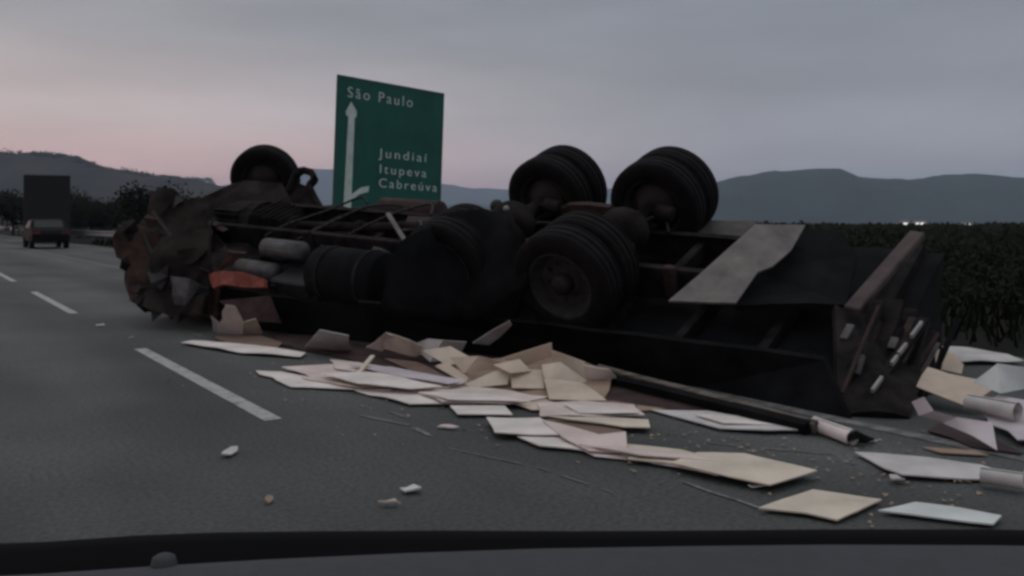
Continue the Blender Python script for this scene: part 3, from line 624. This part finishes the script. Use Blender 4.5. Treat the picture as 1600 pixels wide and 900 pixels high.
def roll(p, q, r, m, label, name='paper_roll', cat='roll'):
    p, q = Vector(p), Vector(q); ctr = (p + q) / 2; ctr.z = 0; bm = bmesh.new(); d = (q - p)
    n = 24; turns = 2.3; ring_a, ring_b = [], []
    ax = d.normalized(); e1 = Vector((0, 0, 1)).cross(ax).normalized(); e2 = ax.cross(e1)
    for i in range(int(n * turns) + 1):
        a = 2 * math.pi * i / n; rr = r * (.72 + .28 * i / (n * turns))
        o = e1 * math.cos(a) * rr + e2 * math.sin(a) * rr
        ring_a.append(bm.verts.new(p + o - ctr)); ring_b.append(bm.verts.new(q + o * 1.03 - ctr))
    for i in range(len(ring_a) - 1): bm.faces.new((ring_a[i], ring_a[i + 1], ring_b[i + 1], ring_b[i]))
    o = obj(name, bm, M[m], smooth=True); o.location = ctr
    return tag(o, label, cat, 'rolled tubes among the sheets')
a, bq = G(1272, 662, .05), G(1332, 684, .05)
roll(a, bq, .046, 'white', 'white paper tube lying by the dark scrap in front of the tailgate')
roll(G(1532, 742, .06), G(1600, 752, .06), .04, 'grey', 'small grey roll at the right end of the broad grey-white sheet')
roll(G(1512, 628, .12), G(1590, 643, .12), .055, 'grey', 'grey roll lodged in the right pile under the bluish-white board')
sheet([(1316, 690, .01), (1338, 672, .11), (1368, 688, .02), (1350, 692, .01)], 'black', 'black torn scrap at the right end of the white paper tube', name='torn_scrap', cat='scrap', group='small scraps on the asphalt', amp=.02)

# wood splinters
def splinter(p, q, w, label):
    bm = bmesh.new(); c0 = (p + q) / 2; c0.z = 0; bar(bm, p - c0, q - c0, w, w * .5); bmesh.ops.subdivide_edges(bm, edges=list(bm.edges), cuts=2); crumple(bm, .008, 9, 3)
    o = obj('wood_splinter', bm, M['cream']); o.location = c0; tag(o, label, 'splinter', 'wood splinters in the left heap')
splinter(G(553, 592, .05), D(582, 556, 7.6), .035, 'pale wood splinter sticking up out of the left heap')
splinter(G(566, 590, .06), G(612, 600, .06), .03, 'short wood splinter lying flat beside the upright splinter')

# small scraps on the road
SC = 'small scraps on the asphalt'
for (u, v, w, h, m, lb) in [
    (157, 509, .14, .05, 'cold', 'tiny bright scrap between the two lane dashes'),
    (642, 766, .10, .07, 'cold', 'bright white windscreen glint laid as a scrap on the asphalt near the car'),  # glint on the glass, modelled as a pale piece on the road
    (360, 708, .07, .16, 'grey', 'grey twisted scrap on the asphalt below the long lane dash'),
    (612, 788, .10, .03, 'beige', 'thin beige sliver just below the bright white glint'),
    (420, 782, .04, .05, 'tan', 'tiny tan crumb left of the bright white glint'),
    (205, 528, .06, .03, 'grey', 'tiny grey crumb above the start of the long lane dash'),
    (272, 488, .22, .10, 'grey', 'pale broken scrap under the front of the crushed cab'),
    (1185, 730 + 30, .10, .04, 'grey', 'little grey scrap between the two cream diamonds'),
    (1402, 752, .10, .05, 'grey', 'little grey scrap under the edge of the broad grey-white sheet'),
    (700, 668, .12, .04, 'pink', 'small pinkish sliver left of the blunt-ended white sheet')]:
    p = G(u, v, .012); bm = bmesh.new()
    pts = [Vector((math.cos(a) * w * rnd.uniform(.35, .65), math.sin(a) * h * rnd.uniform(.5, .9), rnd.uniform(0, .02))) for a in (0.2, 1.3, 2.2, 3.3, 4.1, 5.4)]
    slab(bm, pts, .008, 1, .01, 6, u, direction=(0, 0, 1)); o = obj('paper_scrap', bm, M[m]); o.location = p; o.rotation_euler = (0, 0, rnd.uniform(-.3, .3)); tag(o, lb, 'scrap', SC)
# fine crumbs
bm = bmesh.new()
for i in range(420):
    u = rnd.uniform(260, 1540); vv = 560 + (u - 300) * .17 + rnd.gauss(0, 38)
    if vv < 500: continue
    p = G(u, vv, .006); s = rnd.uniform(.006, .022)
    a = rnd.uniform(0, 6.3); f = [bm.verts.new(p + Vector((math.cos(a + k * 2.1) * s, math.sin(a + k * 2.1) * s * .8, rnd.uniform(0, .012)))) for k in range(3)]
    bm.faces.new(f)
o = obj('debris', bm, M['tan']); tag(o, None, None, kind='stuff')

# scrape mark gouged along the road
bm = bmesh.new(); pp = [(1068, 752), (1110, 768), (1150, 780), (1186, 793)]
for (p, q) in zip(pp, pp[1:]):
    a, bq = G(*p, .006), G(*q, .006); n = (bq - a).cross(Vector((0, 0, 1))).normalized() * .012
    bm.faces.new([bm.verts.new(x) for x in (a - n, bq - n, bq + n, a + n)])
o = obj('scrape_marking', bm, M['paint_faint']); tag(o, None, None, kind='structure')

for (pp, w) in (([(985, 640), (1060, 650), (1130, 668)], .02), ([(560, 648), (640, 664), (690, 690)], .03), ([(600, 640), (660, 660)], .02), ([(1090, 690), (1190, 700), (1330, 712)], .015), ([(470, 560), (400, 548), (300, 520), (240, 505)], .02), ([(700, 700), (840, 730), (960, 770)], .012)):
    bm = bmesh.new()
    for (p, q) in zip(pp, pp[1:]):
        for k in range(6):
            if rnd.random() < .25: continue
            a, bq = G(*p, .005).lerp(G(*q, .005), k / 6), G(*p, .005).lerp(G(*q, .005), (k + 1) / 6); n = (bq - a).cross(Vector((0, 0, 1))).normalized() * w * rnd.uniform(.3, 1)
            bm.faces.new([bm.verts.new(x) for x in (a - n, bq - n * .6, bq + n * .6, a + n)])
    o = obj('scrape_marking', bm, M['paint_faint']); tag(o, None, None, kind='structure')
# ------------------------------------------------------------------ road sign
M['green'] = mat('sign_green', (.014, .115, .090), .5, var=.18, scale=1.2, spec=.3)
M['signwhite'] = mat('sign_white', (.66, .76, .71), .6, var=.15, scale=3)
M['galv'] = mat('galvanised_post', (.10, .10, .105), .6, metal=.4, var=.3, scale=4)
pl = D(525, 115, 24.0); pr = D(693, 137, 26.5)
ex = (pr - pl); wid = math.hypot(ex.x, ex.y); SW, ST, SB = wid, (pl.z + pr.z) / 2, 1.35
rzs = math.atan2(ex.y, ex.x)
sign = empty('road_sign', 'tall green direction sign with white arrow and place names behind the truck', 'road sign', (pl.x - .13, pl.y - .10, 0), 0)
sign.rotation_euler = (0, R(2.4), rzs)               # leans slightly to the right
SHH = ST - SB
bm = bmesh.new(); box(bm, (SW / 2, .03, SB + SHH / 2), (SW, .05, SHH)); bevel(bm, .01); obj('sign_panel', bm, M['green'], sign)
bm = bmesh.new()
for zz in (SB + .4, SB + SHH * .5, ST - .4): box(bm, (SW / 2, .09, zz), (SW - .1, .06, .08))
obj('panel_stiffener', bm, M['galv'], sign)
for xx in (.7, SW - .7):
    bm = bmesh.new(); box(bm, (xx, .18, ST / 2 - .1), (.14, .12, ST)); bevel(bm, .01); obj('post', bm, M['galv'], sign)
bm = bmesh.new(); bw = .035
for (c0, s0) in (((SW / 2, 0, ST - .05), (SW - .12, .006, bw)), ((SW - .05, 0, SB + SHH / 2), (bw, .006, SHH - .15)), ((.05, 0, SB + SHH / 2), (bw, .006, SHH - .15)), ((SW / 2, 0, SB + .05), (SW - .12, .006, bw))):
    box(bm, c0, s0)
obj('sign_border', bm, mat('dull_border', (.05, .10, .085), .6), sign)
def sx(u, v):
    """pixel inside the sign -> sign-local x, z by bilinear use of its seen corners"""
    tl, tr_, bl, br = (525, 115), (693, 137), (516, 328), (683, 331)
    zb = .0
    t_ = (v - 115) / 213; s_ = .5
    for _ in range(6):
        xl = tl[0] + (bl[0] - tl[0]) * t_; xr = tr_[0] + (br[0] - tr_[0]) * t_; s_ = (u - xl) / (xr - xl)
        yt = tl[1] + (tr_[1] - tl[1]) * s_; yb = bl[1] + (br[1] - bl[1]) * s_; t_ = (v - yt) / (yb - yt)
    zbot = CH + (348 - 329) / FPX * 25.2
    return s_ * SW, ST - t_ * (ST - zbot)
bm = bmesh.new()
def poly(px, y=-.004):
    P = [sx(*p) for p in px]; vs = [bm.verts.new((x, y, z)) for x, z in P]; f = bm.faces.new(vs)
    r = bmesh.ops.extrude_face_region(bm, geom=[f]); bmesh.ops.translate(bm, vec=(0, .006, 0), verts=[x for x in r['geom'] if isinstance(x, bmesh.types.BMVert)])
poly([(540, 178), (549, 179), (542, 326), (531, 326)])
poly([(544, 157), (552, 172), (551, 182), (545, 178), (537, 180), (536, 173)], -.005)
poly([(541, 304), (557, 291), (569, 288), (568, 297), (554, 302), (540, 314)], -.006)
obj('arrow', bm, M['signwhite'], sign)
def text(s, u, v, u1, hpx):
    x0, z0 = sx(u, v); x1, _ = sx(u1, v)
    cu = bpy.data.curves.new('lettering', 'FONT'); cu.body = s; cu.size = 1; cu.extrude = .004; cu.space_character = 1.32; cu.offset = -.004
    o = bpy.data.objects.new('lettering', cu); link(o, sign)
    bpy.context.view_layer.update()
    k = (x1 - x0) / max(o.dimensions.x, .01); hh = hpx / FPX * 25 / .69
    o.scale = (k, hh, 1); o.rotation_euler = (R(90), 0, 0); o.location = (x0, -.004, z0); cu.materials.append(M['signwhite'])
    bpy.context.view_layer.update()
    me = bpy.data.meshes.new_from_object(o.evaluated_get(bpy.context.evaluated_depsgraph_get())); mo = bpy.data.objects.new('lettering', me); link(mo, sign)
    mo.scale = o.scale; mo.rotation_euler = o.rotation_euler; mo.location = o.location
    bpy.data.objects.remove(o); mo.name = 'lettering'
    return mo
text('São Paulo', 538, 150, 638, 16)
text('Jundiaí', 585, 242, 662, 14)
text('Itupeva', 584, 267, 658, 14)
text('Cabreúva', 583, 289, 676, 14)

# ------------------------------------------------------------------ trees, grass, verge
M['bark'] = mat('bark', (.05, .04, .032), .9, var=.4, scale=5)
M['leaf'] = mat('dark_foliage', (.009, .013, .010), .9, var=.5, scale=1.3, spec=.08, base2=(.018, .022, .014))
def tree_parts(seed, h, spread, n):
    r = random.Random(seed)
    bt = bmesh.new(); tube(bt, (0, 0, -.1), (.1, 0, h * .45), h * .035, h * .02, 8)
    tips = []
    for k in range(6):
        a = k * 1.05 + r.uniform(-.3, .3); z0 = h * r.uniform(.25, .45)
        tip = Vector((math.cos(a) * spread * r.uniform(.4, .8), math.sin(a) * spread * r.uniform(.4, .8), h * r.uniform(.5, .85)))
        tube(bt, (.08, 0, z0), tip, h * .014, h * .004, 6); tips.append(tip)
    bc = bmesh.new()
    cl = [(t_ + Vector((r.uniform(-.3, .3), r.uniform(-.3, .3), 0)) * spread * .5, spread * r.uniform(.28, .5)) for t_ in tips for _ in range(3)] + [(Vector((0, 0, h * .8)), spread * .5), (Vector((0, 0, h * .5)), spread * .6)]
    for i in range(n):
        c0, rr = r.choice(cl); d = Vector((r.gauss(0, 1), r.gauss(0, 1), r.gauss(0, .8))).normalized() * rr * r.uniform(.4, 1.05) ** .6
        p = c0 + d; p.z = max(.05, p.z); s = h * r.uniform(.02, .045)
        a = Vector((r.gauss(0, 1), r.gauss(0, 1), r.gauss(0, 1))).normalized(); b2 = a.orthogonal().normalized()
        bc.faces.new([bc.verts.new(p + x) for x in (a * s, b2 * s * .7, -a * s, -b2 * s * .7)])
    return bt, bc
protos = []
for k, (h, sp, n) in enumerate(((4.3, 3.6, 6500), (3.9, 3.6, 6000), (4.8, 3.2, 6500))):
    bt, bc = tree_parts(k + 3, h, sp, n)
    e = empty('roadside_tree', 'x', 'tree', (0, 0, 0), 0, 'dark roadside trees beyond the truck')
    obj('trunk', bt, M['bark'], e); obj('crown', bc, M['leaf'], e); protos.append([e, False])
spots = [(-70, 84, 0, 1.1, 'dark tree behind the lorry, leftmost of the roadside row'),
         (20, 90, 2, .9, 'tall narrow tree behind the lorry on the shoulder'),
         (90, 92, 1, 1.05, 'tree just right of the dark lorry'), (128, 80, 1, .85, 'low bushy tree over the white car roof'),
         (165, 86, 0, .75, 'rounded tree above the guard rail, in the middle of the row'), (205, 80, 1, .95, 'bushy tree right of the rounded one in the roadside row'),
         (240, 76, 0, .72, 'tree directly above the broken cab'), (268, 66, 1, .95, 'dark tree touching the left of the truck underside'),
         (318, 84, 1, .9, 'tree half hidden behind the front bumper plate'), (370, 90, 1, .8, 'tree behind the far front wheel')]
for (u, y, k, sc, lb) in spots:
    e, used = protos[k]; x = (u - CX) / FPX * y
    if not used:
        e.location = (x, y, -.05); e.scale = (sc,) * 3; e['label'] = lb; protos[k][1] = True; e.rotation_euler = (0, 0, rnd.uniform(0, 6))
    else: dup(e, (x, y, -.05), rnd.uniform(0, 6), lb, (sc,) * 3)

# rough dark vegetation on the right verge
M['grassm'] = mat('dusk_grass', (.009, .013, .009), .95, var=.5, scale=.5, spec=.05, base2=(.014, .017, .010))
bm = bmesh.new()
for i in range(42000):
    s = rnd.uniform(-14, 60); lt = 9.6 + abs(rnd.gauss(0, 1)) * 16
    p = road_pt(s, lt); 
    if p.y < 4 or abs(p.x) > p.y * .75 + 2: continue
    hgt = (.22 + .55 * min(1, (lt - 9.5) / 7)) * rnd.uniform(.5, 1.35) * (1 + .5 * noise.noise(p * .25)); w = .012 + p.y * .0013
    a = rnd.uniform(0, 6.3); d = Vector((math.cos(a), math.sin(a), 0)); ln = Vector((rnd.gauss(0, .18), rnd.gauss(0, .18), 0)) * hgt * 2
    v0 = bm.verts.new(p - d * w + Vector((0, 0, -.06))); v1 = bm.verts.new(p + d * w + Vector((0, 0, -.06))); v2 = bm.verts.new(p + ln + Vector((0, 0, hgt)))
    bm.faces.new((v0, v1, v2))
o = obj('grass', bm, M['grassm']); tag(o, None, None, kind='stuff')
# scrub belt farther out, reads as one dark mass up to eye level
bm = bmesh.new()
for i in range(40000):
    y = (26 + abs(rnd.gauss(0, 1)) * 70) if i % 3 else rnd.uniform(9, 30); u = rnd.uniform(640, 1750) if i % 3 else rnd.uniform(1150, 1800); x = (u - CX) / FPX * y
    if Vector((x, y, 0)).dot(rl) < (13 if i % 3 else 11.2): continue
    top = 1.0 + .5 * noise.noise(Vector((x * .12, y * .12, 0))) + .25 * noise.noise(Vector((x * .5, y * .5, 4)))
    z = max(0.05, top * rnd.uniform(.1, 1.0)); s = rnd.uniform(.05, .14) * (1 + y / 60) if i % 3 else rnd.uniform(.02, .055)
    if not i % 3: z *= .8
    a = Vector((rnd.gauss(0, 1), rnd.gauss(0, 1), rnd.gauss(0, 1))).normalized(); b2 = a.orthogonal().normalized(); p = Vector((x, y, z))
    bm.faces.new([bm.verts.new(p + q) for q in (a * s, b2 * s * .7, -a * s, -b2 * s * .7)])
o = obj('undergrowth', bm, M['leaf']); tag(o, None, None, kind='stuff')

# ------------------------------------------------------------------ distant sheds with lights
M['shedwall'] = mat('pale_shed_wall', (.55, .56, .58), .8, var=.15, scale=.5)
M['shedroof'] = mat('shed_roof', (.20, .20, .21), .7, var=.2, scale=.5)
M['lit'] = emit('lit_window', (1.0, .97, .92), 1.1)
for (u, y, w, h, lb) in ((1414, 420, 5, 1.6, 'pale far shed with lit window, leftmost of the three'), (1438, 420, 6, 1.7, 'pale far shed with lit window, middle one beside the reddish truck beam'), (1510, 430, 5, 1.1, 'pale far shed with a dim window, rightmost of the three')):
    e = empty('far_shed', lb, 'shed', ((u - CX) / FPX * y, y, -.06), 0, 'pale sheds at the foot of the hills')
    bm = bmesh.new(); box(bm, (0, 2, h / 2), (w, 4, h)); obj('wall', bm, M['shedwall'], e)
    bm = bmesh.new()
    vs = [bm.verts.new(p) for p in ((-w / 2 - .2, -.3, h), (w / 2 + .2, -.3, h), (w / 2 + .2, 2, h + .7), (-w / 2 - .2, 2, h + .7), (w / 2 + .2, 4.3, h), (-w / 2 - .2, 4.3, h))]
    bm.faces.new((vs[0], vs[1], vs[2], vs[3])); bm.faces.new((vs[3], vs[2], vs[4], vs[5])); obj('roof', bm, M['shedroof'], e)
    bm = bmesh.new(); box(bm, (0, -.02, h * .55), (w * .7, .06, h * .5)); obj('window', bm, M['lit'], e)

# ------------------------------------------------------------------ stopped vehicles ahead on the shoulder
M['lorry'] = mat('dark_lorry_side', (.010, .010, .012), .7, var=.3, scale=.8)
M['glass'] = mat('dark_car_glass', (.02, .022, .025), .35, var=.1, spec=.25)
M['carwhite'] = mat('white_car_paint', (.33, .33, .34), .3, var=.06, scale=2, spec=.5)
M['cardark'] = mat('dark_car_paint', (.007, .007, .008), .6, var=.1, scale=2, spec=.1)
M['redlamp'] = mat('red_lamp', (.14, .02, .02), .3, var=.1)
def small_wheel(x, y, z, r, w, parent):
    e = bpy.data.objects.new('wheel', None); link(e, parent); e.location = (x, y, z)
    bm = bmesh.new(); lathe(bm, [(r * .6, -w / 2), (r * .95, -w / 2), (r, -w * .3), (r, w * .3), (r * .95, w / 2), (r * .6, w / 2)], 20); obj('tyre', bm, M['tyre'], e, smooth=True)
    bm = bmesh.new(); lathe(bm, [(0, -w * .4), (r * .62, -w * .45), (r * .62, w * .45), (0, w * .4)], 16); obj('rim', bm, M['rim'], e)
HEAD = RA + R(90)                       # local +x along the road
lp = Vector((-30.6, 58.5, 0))
lor = empty('box_lorry', 'dark box lorry stopped ahead on the shoulder at the far left', 'lorry', lp, HEAD - .14)
bm = bmesh.new(); box(bm, (0, 0, 2.5), (6.6, 2.6, 3.6)); bevel(bm, .05); obj('box_body', bm, M['lorry'], lor)
bm = bmesh.new(); box(bm, (4.4, 0, 1.75), (1.8, 2.35, 2.3)); bevel(bm, .15, 2); obj('cab', bm, M['cardark'], lor)
bm = bmesh.new(); box(bm, (.6, 0, .95), (8.6, .9, .25)); obj('chassis', bm, M['frame'], lor)
bm = bmesh.new(); box(bm, (-3.34, 0, .7), (.08, 2.3, .18)); obj('rear_bumper', bm, M['reflect'], lor)
for s in (-1, 1):
    bm = bmesh.new(); box(bm, (-3.36, s * 1.0, .98), (.06, .3, .14)); obj('tail_light', bm, M['redlamp'], lor)
for x in (-2.0, 4.3):
    for s in (-1, 1): small_wheel(x, s * 1.05, .48, .48, .3, lor)

def car(loc, rz, paint, label):
    e = empty('stopped_car', label, 'car', loc, rz, None)
    side = [(-2.1, .35), (-2.15, .75), (-2.0, .95), (-1.35, 1.0), (-.85, 1.45), (.35, 1.48), (1.05, 1.02), (1.9, .88), (2.15, .68), (2.15, .35)]
    bm = bmesh.new(); L_ = [bm.verts.new((x, -.85 + (.12 if z > 1.2 else 0), z)) for x, z in side]; R_ = [bm.verts.new((x, .85 - (.12 if z > 1.2 else 0), z)) for x, z in side]
    bm.faces.new(L_); bm.faces.new(R_[::-1]); n = len(side)
    for i in range(n): bm.faces.new((L_[i], L_[(i + 1) % n], R_[(i + 1) % n], R_[i]))
    bevel(bm, .05, 2); obj('body', bm, M[paint], e, smooth=False)
    bm = bmesh.new()
    bm.faces.new([bm.verts.new(p) for p in ((-1.31, -.66, 1.06), (-1.31, .66, 1.06), (-.91, .62, 1.42), (-.91, -.62, 1.42))]); obj('rear_window', bm, M['glass'], e)
    bm = bmesh.new(); bm.faces.new([bm.verts.new(p) for p in ((1.05, -.66, 1.05), (1.05, .66, 1.05), (.44, .62, 1.44), (.44, -.62, 1.44))]); obj('windscreen', bm, M['glass'], e)
    for s in (-1, 1):
        bm = bmesh.new(); bm.faces.new([bm.verts.new(p) for p in ((-1.1, s * .865, 1.04), (.9, s * .865, 1.04), (.3, s * .76, 1.40), (-.8, s * .76, 1.40))]); obj('side_window', bm, M['glass'], e)
        bm = bmesh.new(); box(bm, (-2.13, s * .65, .8), (.08, .3, .13)); obj('tail_light', bm, M['redlamp'], e)
        bm = bmesh.new(); box(bm, (2.12, s * .62, .72), (.08, .3, .13)); obj('headlight', bm, M['reflect'], e)
        for x in (-1.3, 1.35): small_wheel(x, s * .78, .32, .32, .2, e)
    return e
car(Vector((-24.2, 46, 0)), HEAD, 'cardark', 'dark car stopped on the shoulder just behind the box lorry')

# guard rail along the right shoulder ahead
gr = empty('guard_rail', 'galvanised guard rail along the right shoulder ahead of the truck', 'guard rail', (0, 0, 0), RA)
M['rail'] = mat('galvanised_rail', (.42, .42, .43), .4, metal=.6, var=.2, scale=2)
bm = bmesh.new(); prof = [(9.6, .82), (9.56, .76), (9.62, .68), (9.62, .62), (9.56, .54), (9.6, .48)]
prev = None
for s in range(36, 140, 4):
    vs = [bm.verts.new((x, s, z)) for x, z in prof]
    if prev:
        for k in range(5): bm.faces.new((prev[k], prev[k + 1], vs[k + 1], vs[k]))
    prev = vs
obj('rail', bm, M['rail'], gr)
for s in range(36, 140, 4):
    bm = bmesh.new(); box(bm, (9.70, s, .38), (.10, .12, .86)); obj('post', bm, M['galv'], gr)

# ------------------------------------------------------------------ the car the picture is taken from
M['dash'] = mat('charcoal_dashboard', (.058, .060, .068), .8, var=.08, scale=40, bump=.15, bscale=300, spec=.3)
M['rubber'] = mat('black_rubber', (.004, .004, .005), .8, var=.1, spec=.1)
M['bonnetp'] = mat('dark_bonnet_paint', (.010, .011, .011), .5, var=.1, spec=.2)
host = empty('camera_car', 'car dashboard and black windscreen cowl along the bottom edge of the view', 'car', (0, 0, 0))
bm = bmesh.new(); rows = []
edge = [(-400, 915), (60, 897), (250, 884), (420, 874), (640, 864), (850, 857), (1100, 853), (1300, 851), (1550, 852), (1800, 856), (2100, 866)]
for (u, vv) in edge:
    e0 = D(u, vv, .80); r0 = [e0 + Vector((0, .012, -.02)), e0, e0 + Vector((0, -.02, .003)), e0 + Vector((0, -.16, -.005)), e0 + Vector((0, -.32, -.03)), e0 + Vector((0, -.36, -.10)), e0 + Vector((0, -.36, -.35))]
    rows.append([bm.verts.new(p) for p in r0])
for A, B in zip(rows, rows[1:]):
    for k in range(6): bm.faces.new((A[k], A[k + 1], B[k + 1], B[k]))
obj('dashboard', bm, M['dash'], host, smooth=True)
bm = bmesh.new(); rows = []
top = [(-400, 862), (60, 848), (200, 838), (330, 833), (500, 831), (700, 830), (900, 831), (1100, 830), (1300, 828), (1550, 828), (1800, 832), (2100, 840)]
for (u, vv) in top:
    e0 = D(u, vv, .98); low = Vector((e0.x, .82, e0.z - .09))
    r0 = [low, e0 + Vector((0, -.05, -.035)), e0 + Vector((0, -.015, -.004)), e0, e0 + Vector((0, .02, -.006)), e0 + Vector((0, .05, -.05))]
    rows.append([bm.verts.new(p) for p in r0])
for A, B in zip(rows, rows[1:]):
    for k in range(5): bm.faces.new((A[k], A[k + 1], B[k + 1], B[k]))
obj('windscreen_cowl', bm, M['rubber'], host, smooth=True)
bm = bmesh.new(); p = D(256, 876, .80); lathe(bm, [(0, .006), (.006, .0055), (.010, .003), (.0115, -.004), (.012, -.01), (.012, -.03)], 20)
bmesh.ops.transform(bm, matrix=Matrix.Translation(p) @ Matrix.Rotation(R(90), 4, 'X'), verts=bm.verts)
obj('light_sensor', bm, M['dash'], host, smooth=True)
# bonnet and front wings below the line of sight
bm = bmesh.new(); rows = []
for j, (y, z, hw) in enumerate(((1.03, .86, .78), (1.3, .80, .80), (1.6, .71, .80), (1.85, .60, .78), (1.98, .50, .74), (2.02, .30, .72))):
    rows.append([bm.verts.new((x * hw, y - .12 * x * x, z - .05 * x * x * x * x)) for x in (-1, -.75, -.4, 0, .4, .75, 1)])
for A, B in zip(rows, rows[1:]):
    for k in range(6): bm.faces.new((A[k], A[k + 1], B[k + 1], B[k]))
obj('bonnet', bm, M['bonnetp'], host, smooth=True)
for s in (-1, 1):
    e = bpy.data.objects.new('wheel', None); link(e, host); e.location = (s * .68, 1.35, .30); e.rotation_euler = (0, 0, R(90))
    bm = bmesh.new(); lathe(bm, [(.18, -.09), (.28, -.09), (.30, -.06), (.30, .06), (.28, .09), (.18, .09)], 24); obj('tyre', bm, M['tyre'], e, smooth=True)
    bm = bmesh.new(); lathe(bm, [(0, -.07), (.19, -.08), (.19, .08), (0, .07)], 20); obj('rim', bm, M['rim'], e)
